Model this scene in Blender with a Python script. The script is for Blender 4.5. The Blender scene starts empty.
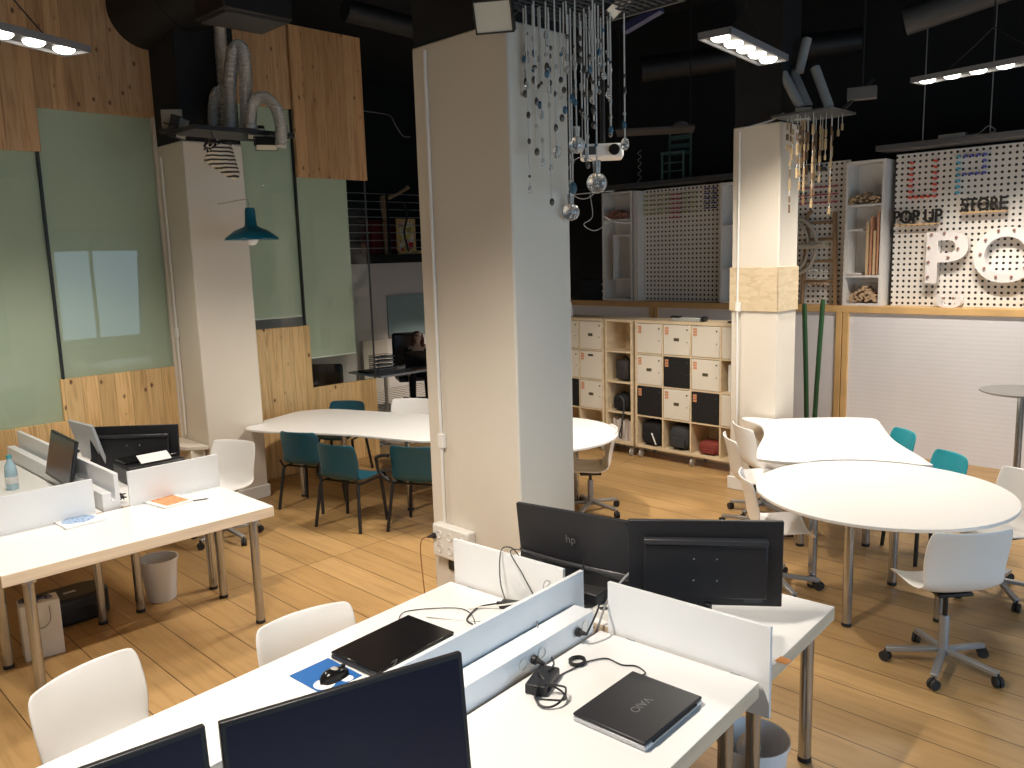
import bpy, bmesh, math, random
from mathutils import Vector, Matrix
from math import sin, cos, pi, radians
random.seed(7)
SC = bpy.context.scene
COL = SC.collection

# ------------------------------------------------------------------ camera
cam_d = bpy.data.cameras.new('camera'); cam = bpy.data.objects.new('camera', cam_d); COL.objects.link(cam)
cam_d.sensor_width = 36.0; cam_d.lens = 820.56 * 36.0 / 1024.0; cam_d.clip_end = 100
FWD = Vector((-0.69865976, 0.69865976, -0.1541074)); RGT = Vector((0.71003141, 0.70355821, -0.02934682)); UPV = Vector((-0.08792009, 0.12992454, 0.98761818))
M = Matrix((RGT, UPV, -FWD)).transposed().to_4x4(); M.translation = Vector((0, 0, 2.4055)); cam.matrix_world = M
SC.camera = cam
SC.view_settings.view_transform = 'Standard'; SC.view_settings.look = 'None'; SC.view_settings.gamma = 1
SC.view_settings.use_curve_mapping = False; SC.view_settings.exposure = 0.15
# ------------------------------------------------------------------ world and daylight
W = bpy.data.worlds.new('world'); SC.world = W; W.use_nodes = True
W.node_tree.nodes['Background'].inputs[0].default_value = (0.55, 0.75, 1.0, 1); W.node_tree.nodes['Background'].inputs[1].default_value = 0.2

def area(name, loc, target, sx, sy, power, col, spread=180):
    d = bpy.data.lights.new(name, 'AREA'); d.shape = 'RECTANGLE'; d.size = sx; d.size_y = sy; d.energy = power; d.color = col; d.spread = radians(spread)
    o = bpy.data.objects.new(name, d); COL.objects.link(o); o.location = loc
    o.rotation_euler = (Vector(target) - Vector(loc)).to_track_quat('-Z', 'Y').to_euler()
    return o
DAY = (0.50, 0.76, 1.0); WARM = (1.0, 0.90, 0.78)
# daylight through the street windows of the right wall (openings built below)
for k, yy in enumerate((0.6, 3.6, 6.6)):
    area('window_daylight', (3.55, yy, 1.8), (-3, yy + 0.3, 0.9), 2.2, 2.0, 50, DAY)

# ------------------------------------------------------------------ materials
def newmat(name):
    m = bpy.data.materials.new(name); m.use_nodes = True
    return m, m.node_tree.nodes, m.node_tree.links, m.node_tree.nodes['Principled BSDF']
MATS = {}
def plain(name, col, rough=0.5, metal=0.0, spec=0.5, noise=0.04, scale=8.0, bump=0.0, coat=0.0, bscale=60):
    if name in MATS: return MATS[name]
    m, N, L, B = newmat(name)
    B.inputs['Roughness'].default_value = rough; B.inputs['Metallic'].default_value = metal
    B.inputs['Specular IOR Level'].default_value = spec; B.inputs['Coat Weight'].default_value = coat
    tc = N.new('ShaderNodeTexCoord'); nz = N.new('ShaderNodeTexNoise'); nz.inputs['Scale'].default_value = scale; nz.inputs['Detail'].default_value = 4
    L.new(tc.outputs['Object'], nz.inputs['Vector'])
    mr = N.new('ShaderNodeMapRange'); mr.inputs[3].default_value = 1 - noise; mr.inputs[4].default_value = 1 + noise
    L.new(nz.outputs[0], mr.inputs[0])
    mx = N.new('ShaderNodeVectorMath'); mx.operation = 'SCALE'; mx.inputs[0].default_value = col[:3]
    L.new(mr.outputs[0], mx.inputs['Scale']); L.new(mx.outputs[0], B.inputs['Base Color'])
    if bump:
        n2 = N.new('ShaderNodeTexNoise'); n2.inputs['Scale'].default_value = bscale; L.new(tc.outputs['Object'], n2.inputs['Vector'])
        bp = N.new('ShaderNodeBump'); bp.inputs['Strength'].default_value = bump; bp.inputs['Distance'].default_value = 0.01
        L.new(n2.outputs[0], bp.inputs['Height']); L.new(bp.outputs[0], B.inputs['Normal'])
    MATS[name] = m
    return m
def emit(name, col, s):
    m, N, L, B = newmat(name); B.inputs['Emission Color'].default_value = (*col, 1); B.inputs['Emission Strength'].default_value = s
    B.inputs['Base Color'].default_value = (*col, 1); MATS[name] = m; return m
def mapping(N, L, scale, rot=(0, 0, 0), loc=(0, 0, 0)):
    tc = N.new('ShaderNodeTexCoord'); mp = N.new('ShaderNodeMapping')
    mp.inputs['Scale'].default_value = scale; mp.inputs['Rotation'].default_value = rot; mp.inputs['Location'].default_value = loc
    L.new(tc.outputs['Object'], mp.inputs['Vector']); return mp.outputs[0]
def ramp(N, L, src, stops):
    r = N.new('ShaderNodeValToRGB'); e = r.color_ramp.elements
    while len(e) < len(stops): e.new(0.5)
    for i, (p, c) in enumerate(stops): e[i].position = p; e[i].color = (*c, 1)
    L.new(src, r.inputs[0]); return r.outputs[0]
def mixc(N, L, fac, a, b, mode='MIX'):
    x = N.new('ShaderNodeMix'); x.data_type = 'RGBA'; x.blend_type = mode
    if isinstance(fac, (int, float)): x.inputs[0].default_value = fac
    else: L.new(fac, x.inputs[0])
    for i, v in ((6, a), (7, b)):
        if isinstance(v, tuple): x.inputs[i].default_value = (*v, 1)
        else: L.new(v, x.inputs[i])
    return x.outputs[2]
def floor_mat():
    m, N, L, B = newmat('oak_floor'); B.inputs['Roughness'].default_value = 0.38; B.inputs['Specular IOR Level'].default_value = 0.4
    v = mapping(N, L, (1, 1, 1), loc=(5.65, -0.01, 0))
    br = N.new('ShaderNodeTexBrick'); br.offset = 0.0; br.inputs['Scale'].default_value = 1.0; br.inputs['Brick Width'].default_value = 8.0; br.inputs['Row Height'].default_value = 0.25
    br.inputs['Mortar Size'].default_value = 0.0035; br.inputs['Mortar Smooth'].default_value = 0.2; br.inputs['Bias'].default_value = 0.0
    br.inputs['Color1'].default_value = (0, 0, 0, 1); br.inputs['Color2'].default_value = (1, 1, 1, 1); br.inputs['Mortar'].default_value = (0.5, 0.5, 0.5, 1)
    L.new(v, br.inputs['Vector'])
    # board tone: white noise by row and length
    base = ramp(N, L, br.outputs['Color'], [(0.0, (0.43, 0.26, 0.105)), (0.5, (0.47, 0.29, 0.12)), (1.0, (0.52, 0.325, 0.14))])
    g = N.new('ShaderNodeTexNoise'); g.inputs['Scale'].default_value = 1.0; g.inputs['Detail'].default_value = 6; g.inputs['Distortion'].default_value = 1.2
    L.new(mapping(N, L, (1.6, 22, 1)), g.inputs['Vector'])
    grain = ramp(N, L, g.outputs[0], [(0.28, (0.82, 0.79, 0.75)), (0.5, (1, 1, 1)), (0.75, (1.06, 1.06, 1.06))])
    c = mixc(N, L, 1.0, base, grain, 'MULTIPLY')
    g2 = N.new('ShaderNodeTexNoise'); g2.inputs['Scale'].default_value = 0.8; g2.inputs['Detail'].default_value = 3; L.new(mapping(N, L, (1, 1, 1)), g2.inputs['Vector'])
    c = mixc(N, L, 1.0, c, ramp(N, L, g2.outputs[0], [(0.3, (0.86, 0.86, 0.86)), (0.7, (1.08, 1.08, 1.08))]), 'MULTIPLY')
    c = mixc(N, L, br.outputs['Fac'], c, (0.09, 0.045, 0.02))
    L.new(c, B.inputs['Base Color'])
    bp = N.new('ShaderNodeBump'); bp.inputs['Strength'].default_value = 0.25; bp.inputs['Distance'].default_value = 0.003; bp.invert = True
    L.new(br.outputs['Fac'], bp.inputs['Height']); L.new(bp.outputs[0], B.inputs['Normal'])
    MATS['floor'] = m
def pine_mat(name, tone, axis='Y', board=0.135, rough=0.5):
    # vertical pine boards with knots; boards lie side by side along the given axis
    m, N, L, B = newmat(name); B.inputs['Roughness'].default_value = rough
    tc = N.new('ShaderNodeTexCoord'); sp = N.new('ShaderNodeSeparateXYZ'); L.new(tc.outputs['Object'], sp.inputs[0])
    u = sp.outputs[0 if axis == 'X' else 1]
    dv = N.new('ShaderNodeMath'); dv.operation = 'DIVIDE'; dv.inputs[1].default_value = board; L.new(u, dv.inputs[0])
    fl = N.new('ShaderNodeMath'); fl.operation = 'FLOOR'; L.new(dv.outputs[0], fl.inputs[0])
    fr = N.new('ShaderNodeMath'); fr.operation = 'FRACT'; L.new(dv.outputs[0], fr.inputs[0])
    wn = N.new('ShaderNodeTexWhiteNoise'); wn.noise_dimensions = '1D'; L.new(fl.outputs[0], wn.inputs['W'])
    off = N.new('ShaderNodeMath'); off.operation = 'MULTIPLY'; off.inputs[1].default_value = 30; L.new(wn.outputs[0], off.inputs[0])
    cb = N.new('ShaderNodeCombineXYZ'); L.new(u, cb.inputs[0]); L.new(off.outputs[0], cb.inputs[1]); L.new(sp.outputs[2], cb.inputs[2])
    def mp(sc):
        q = N.new('ShaderNodeMapping'); q.inputs['Scale'].default_value = sc; L.new(cb.outputs[0], q.inputs['Vector']); return q.outputs[0]
    g = N.new('ShaderNodeTexNoise'); g.inputs['Scale'].default_value = 1; g.inputs['Detail'].default_value = 5; g.inputs['Distortion'].default_value = 1.5; L.new(mp((26, 1, 1.5)), g.inputs['Vector'])
    t = tone
    c = ramp(N, L, g.outputs[0], [(0.25, (t[0] * 0.66, t[1] * 0.56, t[2] * 0.45)), (0.5, t), (0.75, (t[0] * 1.1, t[1] * 1.14, t[2] * 1.2))])
    hue = ramp(N, L, wn.outputs[0], [(0.0, (0.82, 0.78, 0.7)), (0.5, (1, 1, 1)), (1.0, (1.06, 1.0, 0.92))])
    c = mixc(N, L, 1.0, c, hue, 'MULTIPLY')
    vo = N.new('ShaderNodeTexVoronoi'); vo.inputs['Scale'].default_value = 1; L.new(mp((15, 1, 9)), vo.inputs['Vector']); sc_ = N.new('ShaderNodeSeparateColor'); L.new(vo.outputs['Color'], sc_.inputs[0]); gt_ = N.new('ShaderNodeMath'); gt_.operation = 'GREATER_THAN'; gt_.inputs[1].default_value = 0.86; L.new(sc_.outputs[0], gt_.inputs[0])
    k = ramp(N, L, vo.outputs['Distance'], [(0.0, (1, 1, 1)), (0.12, (1, 1, 1)), (0.2, (0.45, 0.45, 0.45)), (0.30, (0, 0, 0))])
    km_ = N.new('ShaderNodeMath'); km_.operation = 'MULTIPLY'; L.new(k, km_.inputs[0]); L.new(gt_.outputs[0], km_.inputs[1]); k = km_.outputs[0]
    c = mixc(N, L, k, c, (0.14, 0.055, 0.02))
    lt = N.new('ShaderNodeMath'); lt.operation = 'LESS_THAN'; lt.inputs[1].default_value = 0.035; L.new(fr.outputs[0], lt.inputs[0])
    lm = N.new('ShaderNodeMath'); lm.operation = 'MULTIPLY'; lm.inputs[1].default_value = 0.45; L.new(lt.outputs[0], lm.inputs[0])
    c = mixc(N, L, lm.outputs[0], c, (0.16, 0.08, 0.03))
    L.new(c, B.inputs['Base Color']); MATS[name] = m
def birch_mat(name, tone, axis_scale=(2, 2, 30), rough=0.45):
    m, N, L, B = newmat(name); B.inputs['Roughness'].default_value = rough
    g = N.new('ShaderNodeTexNoise'); g.inputs['Scale'].default_value = 1; g.inputs['Detail'].default_value = 4; L.new(mapping(N, L, axis_scale), g.inputs['Vector'])
    c = ramp(N, L, g.outputs[0], [(0.3, tuple(q * 0.86 for q in tone)), (0.7, tuple(min(1, q * 1.08) for q in tone))])
    L.new(c, B.inputs['Base Color']); MATS[name] = m
def glass_mat(name, tint=(0.95, 0.98, 0.96), refl=0.06):
    m, N, L, B = newmat(name); N.remove(B)
    out = [n for n in N if n.type == 'OUTPUT_MATERIAL'][0]
    tr = N.new('ShaderNodeBsdfTransparent'); tr.inputs[0].default_value = (*tint, 1)
    gl = N.new('ShaderNodeBsdfGlossy'); gl.inputs['Roughness'].default_value = 0.015
    fz = N.new('ShaderNodeFresnel'); fz.inputs[0].default_value = 1.5; ge = N.new('ShaderNodeNewGeometry'); iv = N.new('ShaderNodeMath'); iv.operation = 'SUBTRACT'; iv.inputs[0].default_value = 1.0; L.new(ge.outputs['Backfacing'], iv.inputs[1]); fm = N.new('ShaderNodeMath'); fm.operation = 'MULTIPLY'; L.new(fz.outputs[0], fm.inputs[0]); L.new(iv.outputs[0], fm.inputs[1])
    mx = N.new('ShaderNodeMixShader'); L.new(fm.outputs[0], mx.inputs[0]); L.new(tr.outputs[0], mx.inputs[1]); L.new(gl.outputs[0], mx.inputs[2]); L.new(mx.outputs[0], out.inputs[0])
    MATS[name] = m; return m
def osb_mat():
    m, N, L, B = newmat('chipboard'); B.inputs['Roughness'].default_value = 0.7
    vo = N.new('ShaderNodeTexVoronoi'); vo.inputs['Scale'].default_value = 1; vo.inputs['Randomness'].default_value = 1; L.new(mapping(N, L, (14, 14, 34)), vo.inputs['Vector'])
    c = ramp(N, L, vo.outputs['Color'], [(0.0, (0.55, 0.43, 0.27)), (0.5, (0.62, 0.50, 0.33)), (1.0, (0.68, 0.56, 0.39))]); L.new(c, B.inputs['Base Color']); MATS['osb'] = m
def mosaic_mat():
    m, N, L, B = newmat('mosaic_tiles'); B.inputs['Roughness'].default_value = 0.4
    ch = N.new('ShaderNodeTexChecker'); ch.inputs['Scale'].default_value = 9; ch.inputs['Color1'].default_value = (0.5, 0.45, 0.38, 1); ch.inputs['Color2'].default_value = (0.12, 0.1, 0.09, 1)
    L.new(mapping(N, L, (1, 1, 1), rot=(0, 0, 0.78)), ch.inputs['Vector']); L.new(ch.outputs[0], B.inputs['Base Color']); MATS['mosaic'] = m
def pegboard_mat():
    # perforated board: dark round holes on a 6 cm grid
    m, N, L, B = newmat('perforated_board'); B.inputs['Roughness'].default_value = 0.55
    v = mapping(N, L, (1 / 0.0625, 1, 1 / 0.0625))
    fr = N.new('ShaderNodeVectorMath'); fr.operation = 'FRACTION'; L.new(v, fr.inputs[0])
    sb = N.new('ShaderNodeVectorMath'); sb.operation = 'SUBTRACT'; sb.inputs[1].default_value = (0.5, 0, 0.5); L.new(fr.outputs[0], sb.inputs[0])
    ml = N.new('ShaderNodeVectorMath'); ml.operation = 'MULTIPLY'; ml.inputs[1].default_value = (1, 0, 1); L.new(sb.outputs[0], ml.inputs[0])
    ln = N.new('ShaderNodeVectorMath'); ln.operation = 'LENGTH'; L.new(ml.outputs[0], ln.inputs[0])
    lt = N.new('ShaderNodeMath'); lt.operation = 'LESS_THAN'; lt.inputs[1].default_value = 0.235; L.new(ln.outputs['Value'], lt.inputs[0])
    c = mixc(N, L, lt.outputs[0], (0.80, 0.76, 0.71), (0.02, 0.018, 0.016)); L.new(c, B.inputs['Base Color']); MATS['pegboard'] = m
def corrugated_mat():
    m, N, L, B = newmat('corrugated_white'); B.inputs['Roughness'].default_value = 0.6; B.inputs['Base Color'].default_value = (0.80, 0.79, 0.82, 1)
    wv = N.new('ShaderNodeTexWave'); wv.wave_type = 'BANDS'; wv.bands_direction = 'Z'; wv.inputs['Scale'].default_value = 6.5; wv.inputs['Distortion'].default_value = 0.5; L.new(mapping(N, L, (1, 1, 1)), wv.inputs['Vector'])
    bp = N.new('ShaderNodeBump'); bp.inputs['Strength'].default_value = 0.08; bp.inputs['Distance'].default_value = 0.005; L.new(wv.outputs[0], bp.inputs['Height']); L.new(bp.outputs[0], B.inputs['Normal']); MATS['corrugated'] = m
def duct_mat():
    m, N, L, B = newmat('ribbed_foil'); B.inputs['Roughness'].default_value = 0.38; B.inputs['Metallic'].default_value = 0.75; B.inputs['Base Color'].default_value = (0.72, 0.72, 0.71, 1)
    wv = N.new('ShaderNodeTexWave'); wv.bands_direction = 'Z'; wv.inputs['Scale'].default_value = 22; wv.inputs['Distortion'].default_value = 0.6; L.new(mapping(N, L, (1, 1, 1)), wv.inputs['Vector'])
    bp = N.new('ShaderNodeBump'); bp.inputs['Strength'].default_value = 0.7; bp.inputs['Distance'].default_value = 0.012; L.new(wv.outputs[0], bp.inputs['Height']); L.new(bp.outputs[0], B.inputs['Normal']); MATS['duct'] = m
floor_mat(); pine_mat('pine', (0.56, 0.335, 0.165)); pine_mat('pine_low', (0.78, 0.53, 0.25), board=0.15)  # upper pine: redder brown, darkened further to paint in the shade up there
birch_mat('birch', (0.80, 0.66, 0.50)); birch_mat('shelf_birch', (0.76, 0.62, 0.42), (3, 3, 12)); birch_mat('frame_pine', (0.72, 0.46, 0.20), (4, 4, 4)); birch_mat('leg_wood', (0.72, 0.58, 0.42), (20, 20, 2))
osb_mat(); mosaic_mat(); pegboard_mat(); corrugated_mat(); duct_mat(); glass_mat('glass')
WHITE = plain('desk_laminate', (0.88, 0.875, 0.86), 0.32, noise=0.012)
PANELW = plain('panel_white', (0.84, 0.86, 0.88), 0.4, noise=0.015)
SHELL = plain('chair_shell', (0.86, 0.85, 0.83), 0.35, noise=0.015)
TEAL = plain('teal_plastic', (0.004, 0.075, 0.115), 0.38, noise=0.05)
TEALB = plain('turquoise_plastic', (0.02, 0.34, 0.42), 0.35, noise=0.04)
BLK = plain('black_metal', (0.012, 0.012, 0.013), 0.45)
BLKP = plain('black_plastic', (0.012, 0.012, 0.015), 0.42)
BLKG = plain('black_gloss', (0.010, 0.010, 0.011), 0.16)
MATTE = plain('matte_black', (0.010, 0.010, 0.011), 0.9, noise=0.2, scale=2)
SCREEN = plain('screen_off', (0.010, 0.015, 0.04), 0.2)
STEEL = plain('brushed_steel', (0.46, 0.47, 0.49), 0.18, metal=0.92, noise=0.06, scale=30)
GREYM = plain('grey_metal', (0.36, 0.37, 0.39), 0.4, metal=0.6)
CHROME = plain('chrome', (0.75, 0.75, 0.76), 0.12, metal=1.0)
CREAM = plain('cream_paint', (0.70, 0.64, 0.55), 0.75, noise=0.04, scale=1.5, bump=0.05)
RUBBER = plain('rubber', (0.02, 0.02, 0.02), 0.7)
DGREY = plain('dark_grey', (0.05, 0.052, 0.055), 0.5)
PAPER = plain('paper', (0.85, 0.85, 0.84), 0.7, noise=0.02)
WIRE = plain('grey_wire', (0.35, 0.34, 0.33), 0.5)
WPL = plain('white_plastic', (0.82, 0.80, 0.76), 0.4, noise=0.02)
TRANSW = plain('frosted_plastic', (0.84, 0.86, 0.90), 0.35, noise=0.03)

# ------------------------------------------------------------------ mesh helpers
class MB:
    def __init__(s): s.v = []; s.f = []; s.m = []; s.mi = 0; s.T = Matrix.Identity(4)
    def add(s, vs, fs, mi=None):
        o = len(s.v); s.v += [tuple(s.T @ Vector(p)) for p in vs]; s.f += [tuple(i + o for i in q) for q in fs]; s.m += [s.mi if mi is None else mi] * len(fs); return s
    def box(s, x0, x1, y0, y1, z0, z1, mi=None, side=None):
        v = [(x0, y0, z0), (x1, y0, z0), (x1, y1, z0), (x0, y1, z0), (x0, y0, z1), (x1, y0, z1), (x1, y1, z1), (x0, y1, z1)]
        s.add(v, [(3, 2, 1, 0), (4, 5, 6, 7)], mi); s.add(v, [(0, 1, 5, 4), (1, 2, 6, 5), (2, 3, 7, 6), (3, 0, 4, 7)], side if side is not None else mi); return s
    def cbox(s, c, d, mi=None): return s.box(c[0] - d[0] / 2, c[0] + d[0] / 2, c[1] - d[1] / 2, c[1] + d[1] / 2, c[2] - d[2] / 2, c[2] + d[2] / 2, mi)
    def obox(s, c, d, rot, mi=None):   # box turned by a 3x3 rotation
        T = s.T.copy(); s.T = s.T @ (Matrix.Translation(c) @ rot.to_4x4()); s.cbox((0, 0, 0), d, mi); s.T = T; return s
    def cyl(s, p, q, r, r2=None, n=16, cap=True, mi=None):
        p = Vector(p); q = Vector(q); r2 = r if r2 is None else r2; d = (q - p).normalized()
        a = d.orthogonal().normalized(); b = d.cross(a); v = []
        for c, rr in ((p, r), (q, r2)):
            for i in range(n): t = 2 * pi * i / n; v.append(tuple(c + a * (rr * cos(t)) + b * (rr * sin(t))))
        f = [(i, (i + 1) % n, n + (i + 1) % n, n + i) for i in range(n)]
        if cap: f += [tuple(range(n - 1, -1, -1)), tuple(range(n, 2 * n))]
        return s.add(v, f, mi)
    def bar(s, p, q, w, h, mi=None):   # rectangular bar from p to q
        p = Vector(p); q = Vector(q); d = (q - p); L = d.length; d.normalize()
        up = Vector((0, 0, 1)) if abs(d.z) < 0.95 else Vector((0, 1, 0)); a = d.cross(up).normalized(); b = a.cross(d)
        R = Matrix((d, a, b)).transposed(); return s.obox((p + q) / 2, (L, w, h), R, mi)
    def tube(s, pts, r, n=8, mi=None, closed=False):
        P = [Vector(p) for p in pts]; k = len(P); v = []; a = None
        for i in range(k):
            d = ((P[(i + 1) % k] - P[i - 1]) if closed else (P[min(i + 1, k - 1)] - P[max(i - 1, 0)]))
            if d.length < 1e-9: d = Vector((0, 0, 1))
            d.normalize()
            a = d.orthogonal().normalized() if a is None else (a - d * a.dot(d)).normalized() if (a - d * a.dot(d)).length > 1e-6 else d.orthogonal().normalized()
            b = d.cross(a); rr = r[i] if isinstance(r, (list, tuple)) else r
            for j in range(n): t = 2 * pi * j / n; v.append(tuple(P[i] + a * (rr * cos(t)) + b * (rr * sin(t))))
        f = []
        for i in range(k if closed else k - 1):
            i2 = (i + 1) % k
            for j in range(n): f.append((i * n + j, i * n + (j + 1) % n, i2 * n + (j + 1) % n, i2 * n + j))
        if not closed: f += [tuple(range(n - 1, -1, -1)), tuple(range((k - 1) * n, k * n))]
        return s.add(v, f, mi)
    def lathe(s, prof, c=(0, 0, 0), n=24, mi=None):
        v = []; f = []; k = len(prof)
        for r, z in prof:
            for j in range(n): t = 2 * pi * j / n; v.append((c[0] + r * cos(t), c[1] + r * sin(t), c[2] + z))
        for i in range(k - 1):
            for j in range(n): f.append((i * n + j, i * n + (j + 1) % n, (i + 1) * n + (j + 1) % n, (i + 1) * n + j))
        if prof[0][0] > 1e-4: f.append(tuple(range(n - 1, -1, -1)))
        if prof[-1][0] > 1e-4: f.append(tuple(range((k - 1) * n, k * n)))
        return s.add(v, f, mi)
    def ball(s, c, r, n=10, sz=1.0, mi=None):
        return s.lathe([(max(1e-5, r * sin(pi * i / n)), -r * sz * cos(pi * i / n)) for i in range(n + 1)], c, n + 4, mi)
    def prism(s, out, z0, z1, mi=None, side=None):
        k = len(out); v = [(x, y, z0) for x, y in out] + [(x, y, z1) for x, y in out]
        s.add(v, [tuple(range(k - 1, -1, -1)), tuple(range(k, 2 * k))], mi)
        return s.add(v, [(i, (i + 1) % k, k + (i + 1) % k, k + i) for i in range(k)], side if side is not None else mi)
    def sheet(s, rows, mi=None):
        n = len(rows[0]); v = [p for r in rows for p in r]
        return s.add(v, [(i * n + j, i * n + j + 1, (i + 1) * n + j + 1, (i + 1) * n + j) for i in range(len(rows) - 1) for j in range(n - 1)], mi)
    def build(s, name, mat, parent=None, bevel=0, smooth=40, solid=0, sub=0, seg=2):
        me = bpy.data.meshes.new(name); me.from_pydata(s.v, [], s.f)
        for q in (mat if isinstance(mat, (list, tuple)) else [mat]): me.materials.append(MATS[q] if isinstance(q, str) else q)
        me.polygons.foreach_set('material_index', s.m); me.update()
        bm = bmesh.new(); bm.from_mesh(me); bmesh.ops.remove_doubles(bm, verts=bm.verts, dist=1e-6); bmesh.ops.recalc_face_normals(bm, faces=bm.faces); bm.to_mesh(me); bm.free()
        if smooth:
            me.polygons.foreach_set('use_smooth', [True] * len(me.polygons))
            try: me.set_sharp_from_angle(angle=radians(smooth))
            except Exception: pass
        o = bpy.data.objects.new(name, me); COL.objects.link(o)
        if solid: md = o.modifiers.new('thickness', 'SOLIDIFY'); md.thickness = solid; md.offset = 0
        if bevel: md = o.modifiers.new('bevel', 'BEVEL'); md.width = bevel; md.segments = seg; md.limit_method = 'ANGLE'; md.angle_limit = radians(50)
        if sub: md = o.modifiers.new('sub', 'SUBSURF'); md.levels = sub; md.render_levels = sub
        if parent: o.parent = parent
        return o
def tag(o, label, cat, group=None, kind=None):
    o['label'] = label; o['category'] = cat
    if group: o['group'] = group
    if kind: o['kind'] = kind
    return o
def thing(name, label, cat, loc=(0, 0, 0), rz=0.0, group=None):
    o = bpy.data.objects.new(name, None); o.empty_display_size = 0.1; COL.objects.link(o); o.location = loc; o.rotation_euler = (0, 0, rz)
    return tag(o, label, cat, group)
def struct(o): o['kind'] = 'structure'; return o
def copy_tree(o, parent=None):
    c = o.copy(); COL.objects.link(c)
    if parent: c.parent = parent
    for ch in list(o.children): copy_tree(ch, c)
    return c
def clone(o, loc, rz, label):
    c = copy_tree(o); c.location = loc; c.rotation_euler = (0, 0, rz); c['label'] = label; return c
def bezier(pts, n=6):   # smooth path through points
    P = [Vector(p) for p in pts]; out = []
    for i in range(len(P) - 1):
        p0 = P[max(i - 1, 0)]; p1 = P[i]; p2 = P[i + 1]; p3 = P[min(i + 2, len(P) - 1)]
        for k in range(n):
            t = k / n; out.append(0.5 * ((2 * p1) + (p2 - p0) * t + (2 * p0 - 5 * p1 + 4 * p2 - p3) * t * t + (3 * p1 - p0 - 3 * p2 + p3) * t ** 3))
    out.append(P[-1]); return out
def text_mesh(name, body, size, mat, parent, matrix, extrude=0.001, align='CENTER', bold=0.0):
    cu = bpy.data.curves.new(name, 'FONT'); cu.body = body; cu.size = size; cu.extrude = extrude; cu.offset = bold; cu.align_x = align; cu.align_y = 'CENTER'
    t = bpy.data.objects.new(name + '_tmp', cu); COL.objects.link(t)
    dg = bpy.context.evaluated_depsgraph_get(); me = bpy.data.meshes.new_from_object(t.evaluated_get(dg)); bpy.data.objects.remove(t)
    me.materials.clear(); me.materials.append(mat); o = bpy.data.objects.new(name, me); COL.objects.link(o)
    me.transform(matrix)
    if parent: o.parent = parent
    return o

# ================================================================== STRUCTURE
LS = -8.29      # plane of the glazed partition on the left
struct(MB().box(-8.6, 3.4, -3.2, 10.4, -0.12, 0).build('floor', 'floor'))
struct(MB().box(-14.2, -8.6, 2.0, 12.5, -0.12, -0.002).build('floor_office', 'mosaic'))
struct(MB().box(-14.2, 3.4, -3.2, 12.5, 5.9, 6.0).build('ceiling', MATTE))
struct(MB().box(-8.6, 3.4, 10.9, 11.0, 0, 5.9).build('wall_back', MATTE))
struct(MB().box(-14.2, 3.6, -3.3, -3.2, 0, 5.9).build('wall_front', CREAM))
rw = MB()
for y0, y1 in ((-3.2, -0.6), (1.8, 2.4), (4.8, 5.4), (7.8, 11.0)): rw.box(3.2, 3.4, y0, y1, 0, 5.9)
for y0, y1 in ((-0.6, 1.8), (2.4, 4.8), (5.4, 7.8)): rw.box(3.2, 3.4, y0, y1, 0, 0.6); rw.box(3.2, 3.4, y0, y1, 3.3, 5.9)
struct(rw.build('wall_right', CREAM))
n = 1
for y0, y1 in ((-0.6, 1.8), (2.4, 4.8), (5.4, 7.8)):
    fr = MB()
    for a, b in ((y0, y0 + 0.06), (y1 - 0.06, y1), ((y0 + y1) / 2 - 0.03, (y0 + y1) / 2 + 0.03)): fr.box(3.24, 3.32, a, b, 0.6, 3.3)
    fr.box(3.24, 3.32, y0, y1, 0.6, 0.66); fr.box(3.24, 3.32, y0, y1, 3.24, 3.3)
    struct(fr.build('window_%d' % n, DGREY)); n += 1
# office shell beyond the partition
struct(MB().box(-12.6, -12.5, 2.0, 12.5, 0, 2.34).build('wall_office', plain('office_paint', (0.56, 0.52, 0.49), 0.8)))
struct(MB().box(-14.2, -14.1, 2.0, 12.5, 0, 5.9).build('wall_left', MATTE))
struct(MB().box(-14.2, 3.4, 12.4, 12.5, 0, 5.9).build('wall_far', MATTE))
struct(MB().box(-14.1, -12.5, 2.0, 12.4, 2.34, 2.50).build('trim_8', BLK))

# ---- left partition: knotty pine cladding
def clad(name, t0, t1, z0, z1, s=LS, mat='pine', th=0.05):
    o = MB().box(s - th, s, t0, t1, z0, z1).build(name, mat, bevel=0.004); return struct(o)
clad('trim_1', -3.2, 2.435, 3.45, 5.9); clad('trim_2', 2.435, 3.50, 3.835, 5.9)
clad('trim_3', -3.2, 2.375, 0.0, 1.0, mat='pine_low'); clad('trim_4', 2.375, 3.52, 0.0, 1.395, mat='pine_low')
clad('trim_5', 4.05, 5.03, 0.0, 1.69, mat='pine_low'); clad('trim_6', 5.03, 5.92, 0.0, 0.96, mat='pine_low')
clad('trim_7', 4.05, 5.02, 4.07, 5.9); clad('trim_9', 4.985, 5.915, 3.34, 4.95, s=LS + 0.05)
# upright dark joint, white channel
struct(MB().box(LS - 0.04, LS - 0.005, 2.394, 2.416, 1.0, 3.45).build('trim_10', BLK))
struct(MB().box(LS - 0.04, LS + 0.012, 3.44, 3.53, 0.0, 3.84).build('trim_11', CREAM))
struct(MB().box(LS - 0.04, LS - 0.005, 4.975, 4.995, 1.69, 4.07).build('trim_12', BLK))
struct(MB().box(LS - 0.02, LS - 0.008, 5.905, 5.925, 0.96, 3.34).build('trim_13', DGREY))
for i, (t0, t1, z0, z1) in enumerate(((-3.2, 2.394, 1.0, 3.45), (2.416, 3.44, 1.395, 3.835), (4.05, 4.975, 1.69, 4.07), (4.995, 5.905, 0.96, 3.34))):
    struct(MB().box(LS - 0.030, LS - 0.020, t0, t1, z0, z1).build('window_%d' % (4 + i), 'glass'))
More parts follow.
